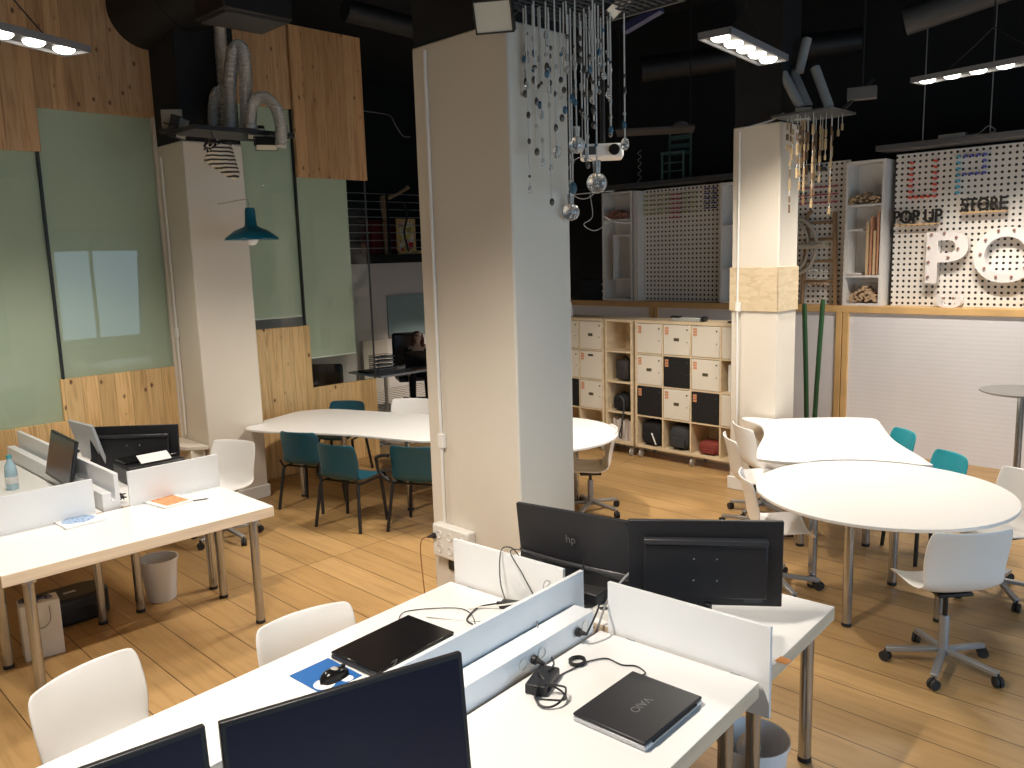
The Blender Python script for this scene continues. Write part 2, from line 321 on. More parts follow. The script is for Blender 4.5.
# roller blinds hanging behind the glass
BL = plain('blind_cloth', (0.50, 0.54, 0.43), 0.8, noise=0.02)
for label, t0, t1, z0, z1 in (('pale green roller blind behind the leftmost pane of the glazed partition', -3.15, 2.40, 0.98, 3.7),
                             ('pale green roller blind behind the pane left of the left column', 2.408, 3.45, 1.36, 4.0),
                             ('pale green roller blind behind the narrow pane right of the left column', 4.06, 4.983, 1.80, 4.25),
                             ('pale green roller blind behind the rightmost pane under the hanging pine panel', 4.990, 5.68, 1.30, 3.55)):
    b = thing('roller_blind', label, 'blind', (LS - 0.085, (t0 + t1) / 2, z1), 0, 'roller blinds of the glazed partition'); h = (t1 - t0) / 2
    MB().box(0.030, 0.034, -h, h, z0 - z1, 0).build('blind_cloth', BL, b); MB().cyl((0.03, -h, z0 - z1), (0.03, h, z0 - z1), 0.010).build('bottom_rail', WPL, b); MB().cyl((0, -h, 0.0), (0, h, 0.0), 0.03).build('roller', GREYM, b)

# ---- columns
def column(name, s0, s1, t0, t1, ztop, base=True):
    struct(MB().box(s0, s1, t0, t1, 0, ztop).build(name, CREAM, bevel=0.012))
    struct(MB().box(s0 + 0.01, s1 - 0.01, t0 + 0.01, t1 - 0.01, ztop, 5.9).build(name + '_top', MATTE))
    if base: struct(MB().box(s0 - 0.015, s1 + 0.015, t0 - 0.015, t1 + 0.015, 0, 0.13).build('baseboard_' + name.split('_')[-1], WPL, bevel=0.006))
column('wall_column_left', LS + 0.0, -7.70, 3.46, 4.06, 3.56)
column('wall_column_center', -4.00, -3.20, 3.24, 3.72, 3.64, False)
column('wall_column_right', -4.19, -3.70, 7.28, 7.66, 3.55)
# ledge box at the foot of the left column
t = thing('ledge', 'cream half-round ledge at the foot of the left column', 'ledge', (-7.95, 3.30, 0))
MB().prism([(-0.33, 0.15)] + [(-0.33 + 0.02, -0.05), (0.0, -0.10), (0.18, -0.02), (0.27, 0.12), (0.27, 0.15)], 0.62, 0.66).build('shelf_board', CREAM, t, bevel=0.006)
MB().box(-0.25, 0.2, 0.0, 0.145, 0, 0.62).build('box_body', CREAM, t, bevel=0.01)
# chipboard band on the right column
o = MB()
o.box(-4.20, -3.69, 7.262, 7.278, 1.81, 2.23); o.box(-3.698, -3.682, 7.262, 7.66, 1.81, 2.23)
tag(o.build('chipboard_band', 'osb', bevel=0.002), 'pale chipboard band wrapped around the right column', 'panel')
# conduits
def conduit(name, label, pts, r=0.010, clips=()):
    t = thing(name, label, 'conduit', pts[0]); P = [tuple(Vector(p) - Vector(pts[0])) for p in pts]
    MB().tube(P, r, 10).build('pipe', WPL, t)
    for c in clips: MB().cbox(tuple(Vector(c) - Vector(pts[0])), (0.05, 0.03, 0.09)).build('junction_clip', WPL, t, bevel=0.004)
conduit('conduit', 'white cable conduit running down the left face of the central column', [(-3.86, 3.222, 3.60), (-3.86, 3.222, 2.0), (-3.86, 3.222, 0.72)], clips=[(-3.855, 3.222, 1.28)])
conduit('conduit', 'white cable conduit running down the right column past the chipboard band', [(-4.10, 7.245, 3.5), (-4.10, 7.24, 2.0), (-4.10, 7.262, 0.15)], clips=[(-4.09, 7.24, 1.85)])
conduit('conduit', 'white cable conduit beside the glazed partition at the left column', [(-8.15, 3.44, 3.45), (-8.15, 3.44, 0.72)], clips=[(-8.15, 3.44, 1.75)])

# ---- back partition with pegboards
BT = 9.72
def corr(n_, s0, s1): struct(MB().box(s0, s1, BT - 0.04, BT + 0.02, 0, 1.63).build('wall_partition_%d' % n_, 'corrugated'))
corr(1, -8.5, -6.85); corr(2, -6.72, -4.16); corr(3, -4.01, 1.0)
PR = MB().box(-8.5, 1.0, BT - 0.07, BT + 0.30, 1.63, 1.71); struct(PR.build('trim_14', 'frame_pine', bevel=0.004))
for i, (a, b) in enumerate(((-4.16, -4.09), (-4.08, -4.01), (-6.85, -6.79), (-6.78, -6.72))): struct(MB().box(a, b, BT - 0.07, BT + 0.03, 0, 1.63).build('trim_%d' % (15 + i), 'frame_pine', bevel=0.004))

# ================================================================== DESKS
EDGE = 'birch'
def leg_mesh(t, x, y, ztop, r=0.03):
    l = MB().cyl((x, y, 0.012), (x, y, ztop), r, n=20).build('leg', STEEL, t)
    MB().cyl((x, y, 0), (x, y, 0.022), r * 1.06, n=20).build('rubber_foot', RUBBER, l)
    MB().cyl((x, y, ztop - 0.012), (x, y, ztop), r * 1.6, n=20).build('mounting_plate', STEEL, l)
def desk(label, loc, rz, x0, x1, y0, y1, legs, group=None, top=0.75, th=0.066):
    t = thing('desk', label, 'desk', loc, rz, group)
    MB().box(x0, x1, y0, y1, top - th, top, mi=0, side=1).build('tabletop', [WHITE, MATS[EDGE]], t, bevel=0.003)
    for x, y in legs: leg_mesh(t, x, y, top - th)
    return t
TH = radians(4.3); FO = (-3.088, 2.635)
def F(a, b, z=0.0): return Vector((FO[0] + a * cos(TH) - b * sin(TH), FO[1] + a * sin(TH) + b * cos(TH), z))
g = 'desks of the foreground cluster'
desk('white desk end unit with birch edge carrying the two monitors seen from behind', (FO[0], FO[1], 0), TH, 0.0, 1.645, 0.03, 0.835, [(0.08, 0.76), (1.565, 0.72), (1.58, 0.10), (0.08, 0.12)], g)
desk('white foreground desk with the large closed black laptop and blue mouse pad', (FO[0], FO[1], 0), TH, -0.02, 0.735, -2.6, -0.02, [(0.06, -0.12), (0.66, -0.12), (0.06, -2.5), (0.66, -2.5)], g)
desk('white foreground desk with the small closed laptop and coiled charger cable', (FO[0], FO[1], 0), TH, 0.915, 1.655, -2.6, -0.02, [(1.57, -0.13), (0.98, -0.12), (1.57, -2.5), (1.35, -0.42)], g)
def spine(label, loc, rz, a0, a1, b0, b1, pa, flip=False):
    t = thing('cable_trough', label, 'cable trough', loc, rz, 'cable spines between desk rows')
    MB().box(a0, a1, b0, b1, 0.70, 0.85).build('trough_box', PANELW, t, bevel=0.002)
    MB().box(pa[0], pa[1], b0, b1 + 0.09, 0.70, 0.98).build('divider_panel', PANELW, t, bevel=0.002)
    return t
sp = spine('white cable trough and divider between the two foreground desks', (FO[0], FO[1], 0), TH, 0.795, 0.90, -2.6, -0.05, (0.765, 0.785))
def socket(parent, m):     # round schuko outlet sunk into a face; m places local +z outward
    b = MB(); b.T = m; b.lathe([(0.0255, 0.0), (0.0255, 0.004), (0.021, 0.004), (0.019, -0.010), (0.0001, -0.010)], n=20); s_ = b.build('socket', WPL, parent)
    b = MB(); b.T = m
    for dx in (-0.0095, 0.0095): b.cyl((dx, 0, -0.011), (dx, 0, -0.008), 0.003, n=8)
    b.build('pin_holes', BLK, s_)
def face_x(x, y, z): return Matrix.Translation((x, y, z)) @ Matrix.Rotation(pi / 2, 4, 'Y')
def face_ny(x, y, z): return Matrix.Translation((x, y, z)) @ Matrix.Rotation(pi / 2, 4, 'X')
for b_ in (-0.115, -0.18, -0.42, -0.48, -0.54, -1.2, -1.26): socket(sp, face_x(0.9005, b_, 0.80))
def screen_panel(label, loc, rz, x0, x1, y, z0=0.66, z1=0.978, grp='low white privacy panels'):
    t = thing('privacy_panel', label, 'desk panel', loc, rz, grp)
    MB().box(x0, x1, y - 0.009, y + 0.009, z0, z1).build('panel', PANELW, t, bevel=0.0015)
    for x in (x0 + 0.12, x1 - 0.14): MB().box(x - 0.02, x + 0.02, y - 0.016, y - 0.009, z0, 0.745).build('bracket', GREYM, t)
    return t
screen_panel('white privacy panel in front of the wall socket box of the central column', (FO[0], FO[1], 0), TH, -0.005, 0.70, 0.005)
screen_panel('white privacy panel below the right-hand black monitor back of the foreground cluster', (FO[0], FO[1], 0), TH, 0.945, 1.69, 0.005, 0.60)

# ---- left cluster
g = 'desks of the left cluster'
desk('white desk end unit with birch edge and two art booklets, left side of the room', (-5.05, 0, 0), 0, -0.80, 0.0, 1.035, 2.69, [(-0.035, 1.17), (-0.035, 2.545), (-0.65, 2.575), (-0.65, 1.15)], g)
desk('white desk row with the turquoise water bottle, left cluster', (-5.87, 0, 0), 0, -2.36, -0.01, 1.035, 1.85, [(-0.05, 1.10), (-0.05, 1.79), (-2.28, 1.10), (-2.28, 1.72)], g)
desk('white desk row carrying the black monitor back and printer, left cluster', (-5.87, 0, 0), 0, -2.36, -0.01, 1.99, 2.69, [(-0.05, 2.05), (-0.05, 2.60), (-2.28, 2.05), (-2.28, 2.61)], g)
t = thing('cable_trough', 'white cable trough and divider down the middle of the left cluster', 'cable trough', (-5.88, 0, 0), 0, 'cable spines between desk rows')
MB().box(-2.34, 0, 1.86, 1.92, 0.70, 0.86).build('trough_box', PANELW, t, bevel=0.002)
MB().box(-2.34, -0.01, 1.95, 1.98, 0.70, 0.975).build('divider_panel', PANELW, t, bevel=0.002)
MB().box(-2.34, 0.0, 1.92, 1.95, 0.70, 0.80).build('lower_channel', PANELW, t)
screen_panel('white privacy panel behind the blue art booklet on the left end desk', (-5.86, 0, 0), pi / 2, 1.10, 1.80, 0.0)
screen_panel('white privacy panel behind the orange art booklet on the left end desk', (-5.86, 0, 0), pi / 2, 2.03, 2.69, 0.0)

# ================================================================== MONITORS
def monitor(label, TL, TR, height, tilt, foot_z=0.75, style='flat', view='back', grp=None, stand=True, name='monitor', bezel=BLKP, stand_mat=BLKP):
    # TL/TR: top corners of the shell as seen from the side named by view
    TL = Vector(TL); TR = Vector(TR); x = (TR - TL); x.z = 0; w = x.length; x.normalize(); n_ = Vector((x.y, -x.x, 0))   # n_: towards the viewer
    c = (TL + TR) / 2
    t = thing(name, label, 'monitor', (c.x, c.y, foot_z), 0, grp)
    up = (Vector((0, 0, 1)) * cos(tilt) + n_ * sin(tilt))     # top leans to the viewer for tilt > 0
    nn = x.cross(up); nn = nn if nn.dot(n_) > 0 else -nn
    org = Vector((0, 0, c.z - foot_z)) - up * (height / 2)
    R = Matrix((x, up, nn)).transposed().to_4x4(); R.translation = org     # local: x right, y up, z to viewer
    sg = 1 if view == 'back' else -1                          # +z local is viewer side
    b = MB(); b.T = R; d = 0.012
    b.box(-w / 2, w / 2, -height / 2, height / 2, -d, d); sh = b.build('housing', bezel, t, bevel=0.004)
    zf = -sg * (d + 0.0008)
    b = MB(); b.T = R; b.box(-w / 2 + 0.014, w / 2 - 0.014, -height / 2 + 0.02, height / 2 - 0.014, min(zf, zf + 0.0006 * sg), max(zf, zf + 0.0006 * sg)); b.build('screen', SCREEN, t)
    zb = sg * d
    b = MB(); b.T = R
    if style == 'flat':     # raised rear box with a vent strip along its top
        z0, z1 = sorted((zb, zb + sg * 0.022)); b.box(-w * 0.40, w * 0.40, -height * 0.40, height * 0.24, z0, z1); bk = b.build('rear_cover', bezel, t, bevel=0.008)
        b = MB(); b.T = R; z0, z1 = sorted((zb, zb + sg * 0.034)); b.box(-w * 0.40, w * 0.40, height * 0.24, height * 0.31, z0, z1); b.build('vent_strip', plain('vent_grey', (0.035, 0.035, 0.04), 0.35), t, bevel=0.006)
        b = MB(); b.T = R
        for xx in (-0.05, 0.05):
            for yy in (-0.05, 0.05): b.cyl((xx, yy - 0.02, zb + sg * 0.021), (xx, yy - 0.02, zb + sg * 0.0235), 0.004, n=8)
        b.build('mounting_screws', CHROME, bk)
    elif style == 'curved': # softly bulging cover whose lower edge is a sweeping fold
        rows = []
        for i in range(9):
            v = i / 8; yy = height * 0.5 - v * height * 0.98; row = []
            for j in range(13):
                u = j / 12 * 2 - 1; bulge = 0.03 * (1 - u * u) * min(1, v * 1.5) + (0.012 if v > 0.66 + 0.1 * u * u else 0)
                row.append((u * w * 0.497, yy, zb + sg * bulge))
            rows.append(row)
        b.sheet(rows); b.build('rear_cover', bezel, t, smooth=60)
    if stand:
        bc = org - nn * 0; foot = Vector((0, 0, 0)) - n_ * (sg * 0.02)
        b = MB(); top = org - up * (height * 0.47); base = Vector((foot.x, foot.y, 0.012))
        b.bar(base, (top.x, top.y, top.z), 0.07, 0.022); b.build('neck', stand_mat, t, bevel=0.004)
        b = MB(); R2 = Matrix.Rotation(math.atan2(x.y, x.x), 4, 'Z'); R2.translation = (foot.x, foot.y, 0); b.T = R2
        b.prism([(0.13 * cos(a) * (1 if abs(cos(a)) < 0.7 else 1), 0.085 * sin(a)) for a in [k * pi / 12 for k in range(24)]], 0, 0.014); b.build('base', stand_mat, t, bevel=0.004)
    return t, R, sg, w, height
g = 'monitors seen from behind on the foreground end desk'
m1, R, sg, w, hh = monitor('black monitor back with a curved fold, beside the central column', (-2.773, 2.784, 1.200), (-2.148, 2.902, 1.200), 0.345, 0.12, 0.75, 'curved', 'back', g)
m1['label'] = 'black monitor back with a sweeping curved fold, next to the central column'
text_mesh('badge_letters', 'hp', 0.055, plain('badge_light', (0.10, 0.10, 0.105), 0.3), m1, R @ Matrix.Translation((0.0, 0.045, 0.0430)), 0.0015)
bd = MB(); bd.T = R; rows = [[], []]
for j in range(17):
    u = j / 16 * 2 - 1; yc = -hh * (0.17 + 0.10 * (u + 1) / 2 + 0.03 * u * u); hw = 0.004 + 0.012 * (u + 1) / 2 + 0.003
    for q_, dy in ((0, hw), (1, -hw)): rows[q_].append((u * w * 0.49, yc + dy, 0.0145 + 0.034 * (1 - u * u) + 0.012))
bd.sheet(rows).build('sweeping_fold', plain('fold_grey', (0.06, 0.06, 0.065), 0.25), m1, solid=0.002)
m2, R, sg, w, hh = monitor('black monitor back with a long vent strip and four screws', (-2.121, 2.823, 1.240), (-1.591, 3.227, 1.240), 0.395, 0.04, 0.75, 'flat', 'back', g)
rl = MB(); rl.T = R; rl.box(0.17, 0.25, -0.180, -0.150, 0.0122, 0.0128); rl.build('rating_plate', plain('label_grey', (0.06, 0.06, 0.065), 0.6), m2)
g = 'monitors seen from the front at the bottom edge'
m3 = monitor('large dark monitor screen filling the bottom edge of the picture', (-1.891, 0.811, 1.270), (-1.714, 1.467, 1.270), 0.40, -0.10, 0.75, 'flat', 'front', g)[0]
m4 = monitor('cropped dark monitor screen in the bottom left, beside the larger screen', (-2.00, 0.20, 1.265), (-1.918, 0.786, 1.265), 0.40, -0.10, 0.75, 'flat', 'front', g)[0]
# left cluster monitors
m5 = monitor('tilted monitor with a brown-reflecting screen near the water bottle', (-7.050, 1.924, 1.150), (-6.403, 1.895, 1.150), 0.34, -0.22, 0.75, 'flat', 'front', None)[0]
SILV = plain('silver_plastic', (0.55, 0.56, 0.58), 0.35, metal=0.2)
m6 = monitor('wide black monitor back standing against the pine wall, left cluster', (-7.085, 2.214, 1.120), (-6.607, 2.719, 1.120), 0.37, -0.1, 0.75, 'flat', 'back', None)[0]
m7 = monitor('silver monitor back leaning beside the wide black monitor back', (-7.404, 2.150, 1.150), (-6.957, 2.182, 1.150), 0.33, 0.25, 0.75, 'plain', 'back', None, bezel=SILV)[0]

# ================================================================== SMALL DESK THINGS
def laptop(label, c, rz, L, D, z, mat, logo=None, sil=False, open_=False):
    t = thing('laptop', label, 'laptop', (c[0], c[1], z), rz)
    MB().box(-L / 2, L / 2, -D / 2, D / 2, 0.003, 0.020).build('base', SILV if sil else DGREY, t, bevel=0.004)
    MB().box(-L / 2, L / 2, -D / 2, D / 2, 0.0215, 0.034).build('lid', mat, t, bevel=0.005)
    MB().cyl((-L * 0.38, -D / 2 - 0.0, 0.021), (L * 0.38, -D / 2 - 0.0, 0.021), 0.006).build('hinge', BLK, t)
    f = MB()
    for x in (-L * 0.42, L * 0.42):
        for y in (-D * 0.4, D * 0.4): f.cyl((x, y, 0), (x, y, 0.004), 0.008, n=10)
    f.build('feet', RUBBER, t)
    if logo: text_mesh('lid_logo', logo, L * 0.125, plain('logo_silver', (0.16, 0.16, 0.165), 0.3), t, Matrix.Translation((0.0, -0.01, 0.0344)) @ Matrix.Rotation(pi, 4, 'Z'), 0.0003)
    return t
laptop('large closed glossy black laptop beside the blue mouse pad', (-2.730, 1.965), radians(95), 0.445, 0.295, 0.75, BLKG)
laptop('closed matte black laptop with a silver front edge and worn logo', (-1.655, 2.255), radians(93), 0.385, 0.305, 0.75, BLKP, 'VAIO', True)
t = thing('mouse_pad', 'blue mouse pad with white discs under the black mouse', 'mouse pad', (-2.75, 1.635, 0.75), radians(3))
MB().box(-0.115, 0.115, -0.095, 0.095, 0, 0.003).build('pad', plain('pad_blue', (0.015, 0.13, 0.42), 0.6), t, bevel=0.001)
for x, y, r in ((0.055, -0.045, 0.043), (0.09, 0.04, 0.035)): MB().cyl((x, y, 0.003), (x, y, 0.0036), r if x + r < 0.115 else 0.115 - x, n=24).build('printed_disc', PAPER, t)
def mouse(label, c, rz):
    t = thing('computer_mouse', label, 'mouse', c, rz); rows = []
    for i in range(11):
        u = i / 10 * 2 - 1; row = []
        for j in range(11):
            v = j / 10 * 2 - 1; rr = max(0, 1 - abs(u) ** 2.6) ** 0.5; row.append((0.055 * u, 0.032 * v * (rr * 0.9 + 0.06), 0.034 * max(0, (1 - abs(u) ** 2.2)) ** 0.5 * max(0, 1 - abs(v) ** 2.6) ** 0.5 * (1 - 0.15 * u)))
        rows.append(row)
    MB().sheet(rows).build('body', BLKG, t, smooth=80)
    MB().ball((0.0, 0, 0.024), 0.017, 10, 0.8).build('top_button', plain('mouse_grey', (0.45, 0.43, 0.40), 0.3), t)
    MB().cyl((0.036, -0.004, 0.027), (0.036, 0.004, 0.027), 0.007).build('scroll_wheel', RUBBER, t)
    return t
mouse('black computer mouse with a grey palm rest on the blue pad', (-2.705, 1.648, 0.7535), radians(95)).scale = (1.25, 1.25, 1.2)
def cable(label, pts, r=0.003, mat=None, name='cable'):
    return tag(MB().tube(bezier(pts), r, 6).build(name, mat or BLK), label, 'cable')
cable('thin black cable looping from the large laptop towards the divider', [(-2.93, 2.14, 0.757), (-2.98, 2.24, 0.754), (-2.80, 2.42, 0.756), (-2.62, 2.34, 0.754), (-2.55, 2.22, 0.754), (-2.60, 2.20, 0.760)], 0.0022)
cable('pale thin cable arching over the left foreground desk to the divider', [(-2.86, 2.25, 0.755), (-2.62, 2.40, 0.756), (-2.47, 2.50, 0.85), (-2.40, 2.60, 0.93), (-2.335, 2.50, 0.99), (-2.30, 2.44, 0.93), (-2.29, 2.40, 0.87), (-2.25, 2.36, 0.856)], 0.0022, WIRE)
cable('black twisted cord lying beside the large laptop hinge', [(-2.60, 1.80, 0.756), (-2.57, 1.86, 0.795), (-2.55, 1.78, 0.757), (-2.58, 1.72, 0.755), (-2.545, 1.70, 0.755)], 0.003, DGREY)
def adapter(label, c, rz, L=0.12, D=0.055, H=0.035, name='power_adapter'):
    t = thing(name, label, 'power adapter', c, rz)
    MB().box(-L / 2, L / 2, -D / 2, D / 2, 0, H).build('housing', BLKP, t, bevel=0.006, seg=3)
    MB().cyl((L / 2, 0, H / 2), (L / 2 + 0.03, 0, H / 2), 0.006, 0.004, n=10).build('strain_relief', RUBBER, t)
    MB().cyl((-L / 2 - 0.02, 0, H / 2), (-L / 2, 0, H / 2), 0.009, 0.011, n=10).build('inlet_plug', RUBBER, t)
    return t
adapter('black laptop charger brick with looped cord on the right foreground desk', (-2.045, 2.165, 0.75), radians(112), 0.165, 0.085, 0.042)
cable('black cord coiled in loops over the charger brick', [(-2.10, 2.22, 0.765), (-2.06, 2.16, 0.80)] + [(-1.945 + 0.055 * cos(a), 2.10 + 0.062 * sin(a), 0.760 + 0.015 * (1 + sin(a * 1.5))) for a in [2.4 + k * 0.55 for k in range(22)]] + [(-1.99, 2.12, 0.795)], 0.0042)
cable('black mains cord running from the spine socket plug to the charger brick', [(-2.11, 2.29, 0.795), (-2.08, 2.27, 0.79), (-2.05, 2.23, 0.80), (-2.045, 2.20, 0.794)], 0.0042)
cable('neat round coil of black charger cable on the right foreground desk', [(-2.055 + 0.030 * cos(a) * (1 + 0.12 * sin(a * 0.37)), 2.385 + 0.034 * sin(a), 0.754 + 0.00035 * k) for k, a in enumerate([q * 0.62 for q in range(46)])], 0.0032)
cable('black cable from the round coil to the small laptop', [(-2.03, 2.36, 0.756), (-2.04, 2.28, 0.755), (-2.03, 2.22, 0.757)], 0.003)
cable('black lead curving between the round coil and the small laptop corner', [(-2.03, 2.41, 0.757), (-1.99, 2.49, 0.755), (-1.91, 2.49, 0.755), (-1.86, 2.52, 0.755), (-1.80, 2.50, 0.756), (-1.79, 2.455, 0.765)], 0.003)
def plug(label, c, d, cord=None):
    t = thing('mains_plug', label, 'plug', c); d = Vector(d).normalized()
    MB().cyl((0, 0, 0), tuple(d * 0.020), 0.019, 0.019, n=18).build('plug_head', BLKP, t, bevel=0.003)
    MB().cyl(tuple(d * 0.018), tuple(d * 0.055), 0.013, 0.006, n=12).build('strain_relief', RUBBER, t)
    return t
p = F(0.902, -0.48); plug('black plug in the spine socket above the charger brick', (p.x, p.y, 0.80), (1, 0.2, -0.1))
p = F(0.902, -0.18); plug('black plug in the spine socket at the far end of the divider', (p.x, p.y, 0.80), (1, 0.1, 0.1))
cable('black cord rising from the far spine plug to the monitors', [(p.x + 0.05, p.y + 0.01, 0.805), (p.x + 0.055, p.y + 0.07, 0.88), (p.x + 0.0, p.y + 0.20, 0.93), (p.x - 0.05, p.y + 0.34, 0.86)], 0.0045)
cable('grey cord climbing from the cable gap to the monitor with the curved fold', [(-2.20, 2.68, 0.72), (-2.19, 2.74, 0.84), (-2.14, 2.74, 0.93), (-2.12, 2.86, 1.0)], 0.005, WIRE)
cable('black cord hanging under the monitor with the curved fold', [(-2.36, 2.80, 1.0), (-2.33, 2.74, 0.93), (-2.38, 2.70, 0.85), (-2.30, 2.68, 0.78), (-2.20, 2.67, 0.76)], 0.005)
adapter('flat black power adapter under the left privacy panel', (-2.62, 2.60, 0.75), radians(25), 0.15, 0.06, 0.03)
cable('white lead lying across the flat adapter to the left privacy panel', [(-2.78, 2.44, 0.756), (-2.70, 2.52, 0.765), (-2.60, 2.58, 0.79), (-2.50, 2.60, 0.85)], 0.004, WPL)
cable('black cord curling from the flat adapter over the left privacy panel', [(-2.66, 2.58, 0.77), (-2.72, 2.60, 0.86), (-2.755, 2.645, 0.99), (-2.74, 2.70, 0.995), (-2.74, 2.76, 0.93)], 0.003, DGREY)
cable('second black cord looping over the top edge of the left privacy panel', [(-2.50, 2.60, 0.85), (-2.60, 2.63, 0.92), (-2.70, 2.655, 1.0), (-2.62, 2.70, 1.0), (-2.55, 2.76, 0.93)], 0.003, DGREY)
cable('black lead curling in front of the flat adapter', [(-2.70, 2.56, 0.765), (-2.75, 2.48, 0.757), (-2.70, 2.36, 0.756), (-2.64, 2.34, 0.756)], 0.004)
t = thing('power_strip', 'white power strip lying in the gap beyond the foreground divider', 'power strip', (-2.14, 2.81, 0.75), TH)
MB().box(-0.16, 0.16, -0.03, 0.03, 0, 0.04).build('body', WPL, t, bevel=0.006)
for x in (-0.11, -0.05, 0.01, 0.07): MB().cyl((x, 0, 0.04), (x, 0, 0.0415), 0.02, n=16).build('outlet', DGREY, t)
t = thing('docking_box', 'black box lying under the monitor with the curved fold', 'box', (-2.46, 2.92, 0.75), TH); MB().box(-0.12, 0.12, -0.07, 0.07, 0.004, 0.06).build('housing', BLKP, t, bevel=0.008); MB().box(-0.10, 0.10, -0.05, 0.05, 0, 0.004).build('foot', RUBBER, t)
# small orange paper scrap at the end of right privacy panel
tag(MB().box(-1.47, -1.42, 2.93, 2.98, 0.751, 0.753).build('paper_scrap', plain('scrap_orange', (0.6, 0.25, 0.08), 0.7)), 'small orange paper scrap at the end of the right privacy panel', 'paper')
# foreground cluster dirt: none
def booklet(label, c, rz, col1, col2, L, D, grp=None):
    t = thing('booklet', label, 'booklet', c, rz, grp)
    MB().box(-L / 2, L / 2, -D / 2, D / 2, 0, 0.010).build('pages', PAPER, t, bevel=0.001)
    MB().box(-L / 2 - 0.002, L / 2 + 0.002, -D / 2 - 0.002, D / 2 + 0.002, 0.0102, 0.012).build('cover', PAPER, t)
    m, N, Lk, B = newmat('cover_art'); vo = N.new('ShaderNodeTexVoronoi'); vo.inputs['Scale'].default_value = 1; Lk.new(mapping(N, Lk, (38, 38, 38)), vo.inputs['Vector'])
    Lk.new(ramp(N, Lk, vo.outputs['Distance'], [(0.0, col1), (0.45, col2), (0.8, col1)]), B.inputs['Base Color'])
    return t, m
t, m = booklet('art booklet with a round blue picture on its cover', (-5.775, 1.665, 0.75), radians(2), (0.03, 0.2, 0.5), (0.5, 0.6, 0.75), 0.27, 0.24)
MB().prism([(0.085 * cos(a), 0.10 * sin(a)) for a in [k * pi / 14 for k in range(28)]], 0.0122, 0.0128).build('cover_picture', m, t)
t, m = booklet('art booklet with an orange patterned cover', (-5.73, 2.255, 0.75), radians(8), (0.65, 0.13, 0.07), (0.75, 0.40, 0.15), 0.27, 0.23)
MB().box(-0.11, 0.11, -0.085, 0.085, 0.0122, 0.0128).build('cover_picture', m, t)
t = thing('pen', 'thin pen beside the orange booklet', 'pen', (-5.60, 2.40, 0.75), radians(70)); MB().cyl((-0.07, 0, 0.005), (0.06, 0, 0.005), 0.004).build('barrel', DGREY, t); MB().cyl((0.06, 0, 0.005), (0.075, 0, 0.005), 0.004, 0.001).build('tip', STEEL, t)
# bottle
t = thing('water_bottle', 'turquoise plastic water bottle on the left desk row', 'bottle', (-7.05, 1.60, 0.75))
m, N, L, B = newmat('bottle_blue'); B.inputs['Base Color'].default_value = (0.58, 0.82, 0.92, 1); B.inputs['Roughness'].default_value = 0.1; B.inputs['Transmission Weight'].default_value = 0.35
MB().lathe([(0.0001, 0), (0.04, 0.002), (0.043, 0.02), (0.04, 0.05), (0.043, 0.08), (0.042, 0.14), (0.036, 0.18), (0.02, 0.215), (0.016, 0.235), (0.016, 0.24)], n=20).build('body', m, t, smooth=60)
MB().cyl((0, 0, 0.238), (0, 0, 0.262), 0.019, n=16).build('cap', plain('cap_teal', (0.1, 0.45, 0.5), 0.4), t)
MB().lathe([(0.0438, 0.05), (0.0445, 0.052), (0.0445, 0.10), (0.0438, 0.102)], n=20).build('label_band', PAPER, t)
# keyboard, mouse, cable near the tilted monitor
t = thing('keyboard', 'black keyboard cropped by the left edge on the left desk row', 'keyboard', (-6.62, 1.35, 0.75), radians(85))
MB().box(-0.22, 0.22, -0.07, 0.07, 0, 0.018).build('case', BLKP, t, bevel=0.004); kk = MB()
for i in range(14):
    for j in range(4): kk.box(-0.205 + i * 0.0295, -0.182 + i * 0.0295, -0.055 + j * 0.029, -0.032 + j * 0.029, 0.018, 0.024)
kk.build('keys', DGREY, t)
cable('black cable trailing from the keyboard to the tilted monitor', [(-6.6, 1.57, 0.757), (-6.68, 1.65, 0.755), (-6.62, 1.72, 0.757)], 0.004)
mouse('dark mouse beside the foot of the tilted monitor', (-6.25, 1.60, 0.7505), radians(180))
t = thing('storage_tin', 'small grey cable box beside the trough end of the left cluster', 'box', (-6.05, 1.75, 0.75)); MB().box(-0.09, 0.09, -0.035, 0.035, 0, 0.07).build('body', DGREY, t, bevel=0.004); MB().box(-0.07, 0.07, -0.03, 0.03, 0.07, 0.075).build('lid', SILV, t)
# printer on the left row
t = thing('printer', 'low black inkjet printer with white paper sheet behind the left privacy panel', 'printer', (-6.55, 2.45, 0.75), radians(90))
MB().box(-0.22, 0.22, -0.16, 0.16, 0.0, 0.14).build('body', BLKP, t, bevel=0.02, seg=3); MB().box(-0.20, 0.20, -0.05, 0.15, 0.14, 0.165).build('scanner_lid', BLKG, t, bevel=0.008)
MB().obox((0.0, -0.10, 0.175), (0.23, 0.10, 0.004), Matrix.Rotation(radians(28), 3, 'X')).build('paper_sheet', PAPER, t); MB().box(-0.12, 0.12, -0.162, -0.158, 0.02, 0.06).build('tray_slot', DGREY, t)
tag(MB().tube(bezier([(-6.45 + 0.09 * random.uniform(-1, 1), 2.06 + 0.05 * random.uniform(-1, 1), 0.76 + 0.05 * random.random()) for _ in range(14)]), 0.006, 6).build('cable_tangle', BLK), 'black tangle of cables behind the trough of the left cluster', 'cable')
tag(MB().tube(bezier([(-6.0 + 0.05 * random.uniform(-1, 1), 2.02 + 0.03 * random.uniform(-1, 1), 0.76 + 0.06 * random.random()) for _ in range(12)]), 0.005, 6).build('cable_tangle', BLK), 'black tangle of cables beside the right panel of the left cluster', 'cable')

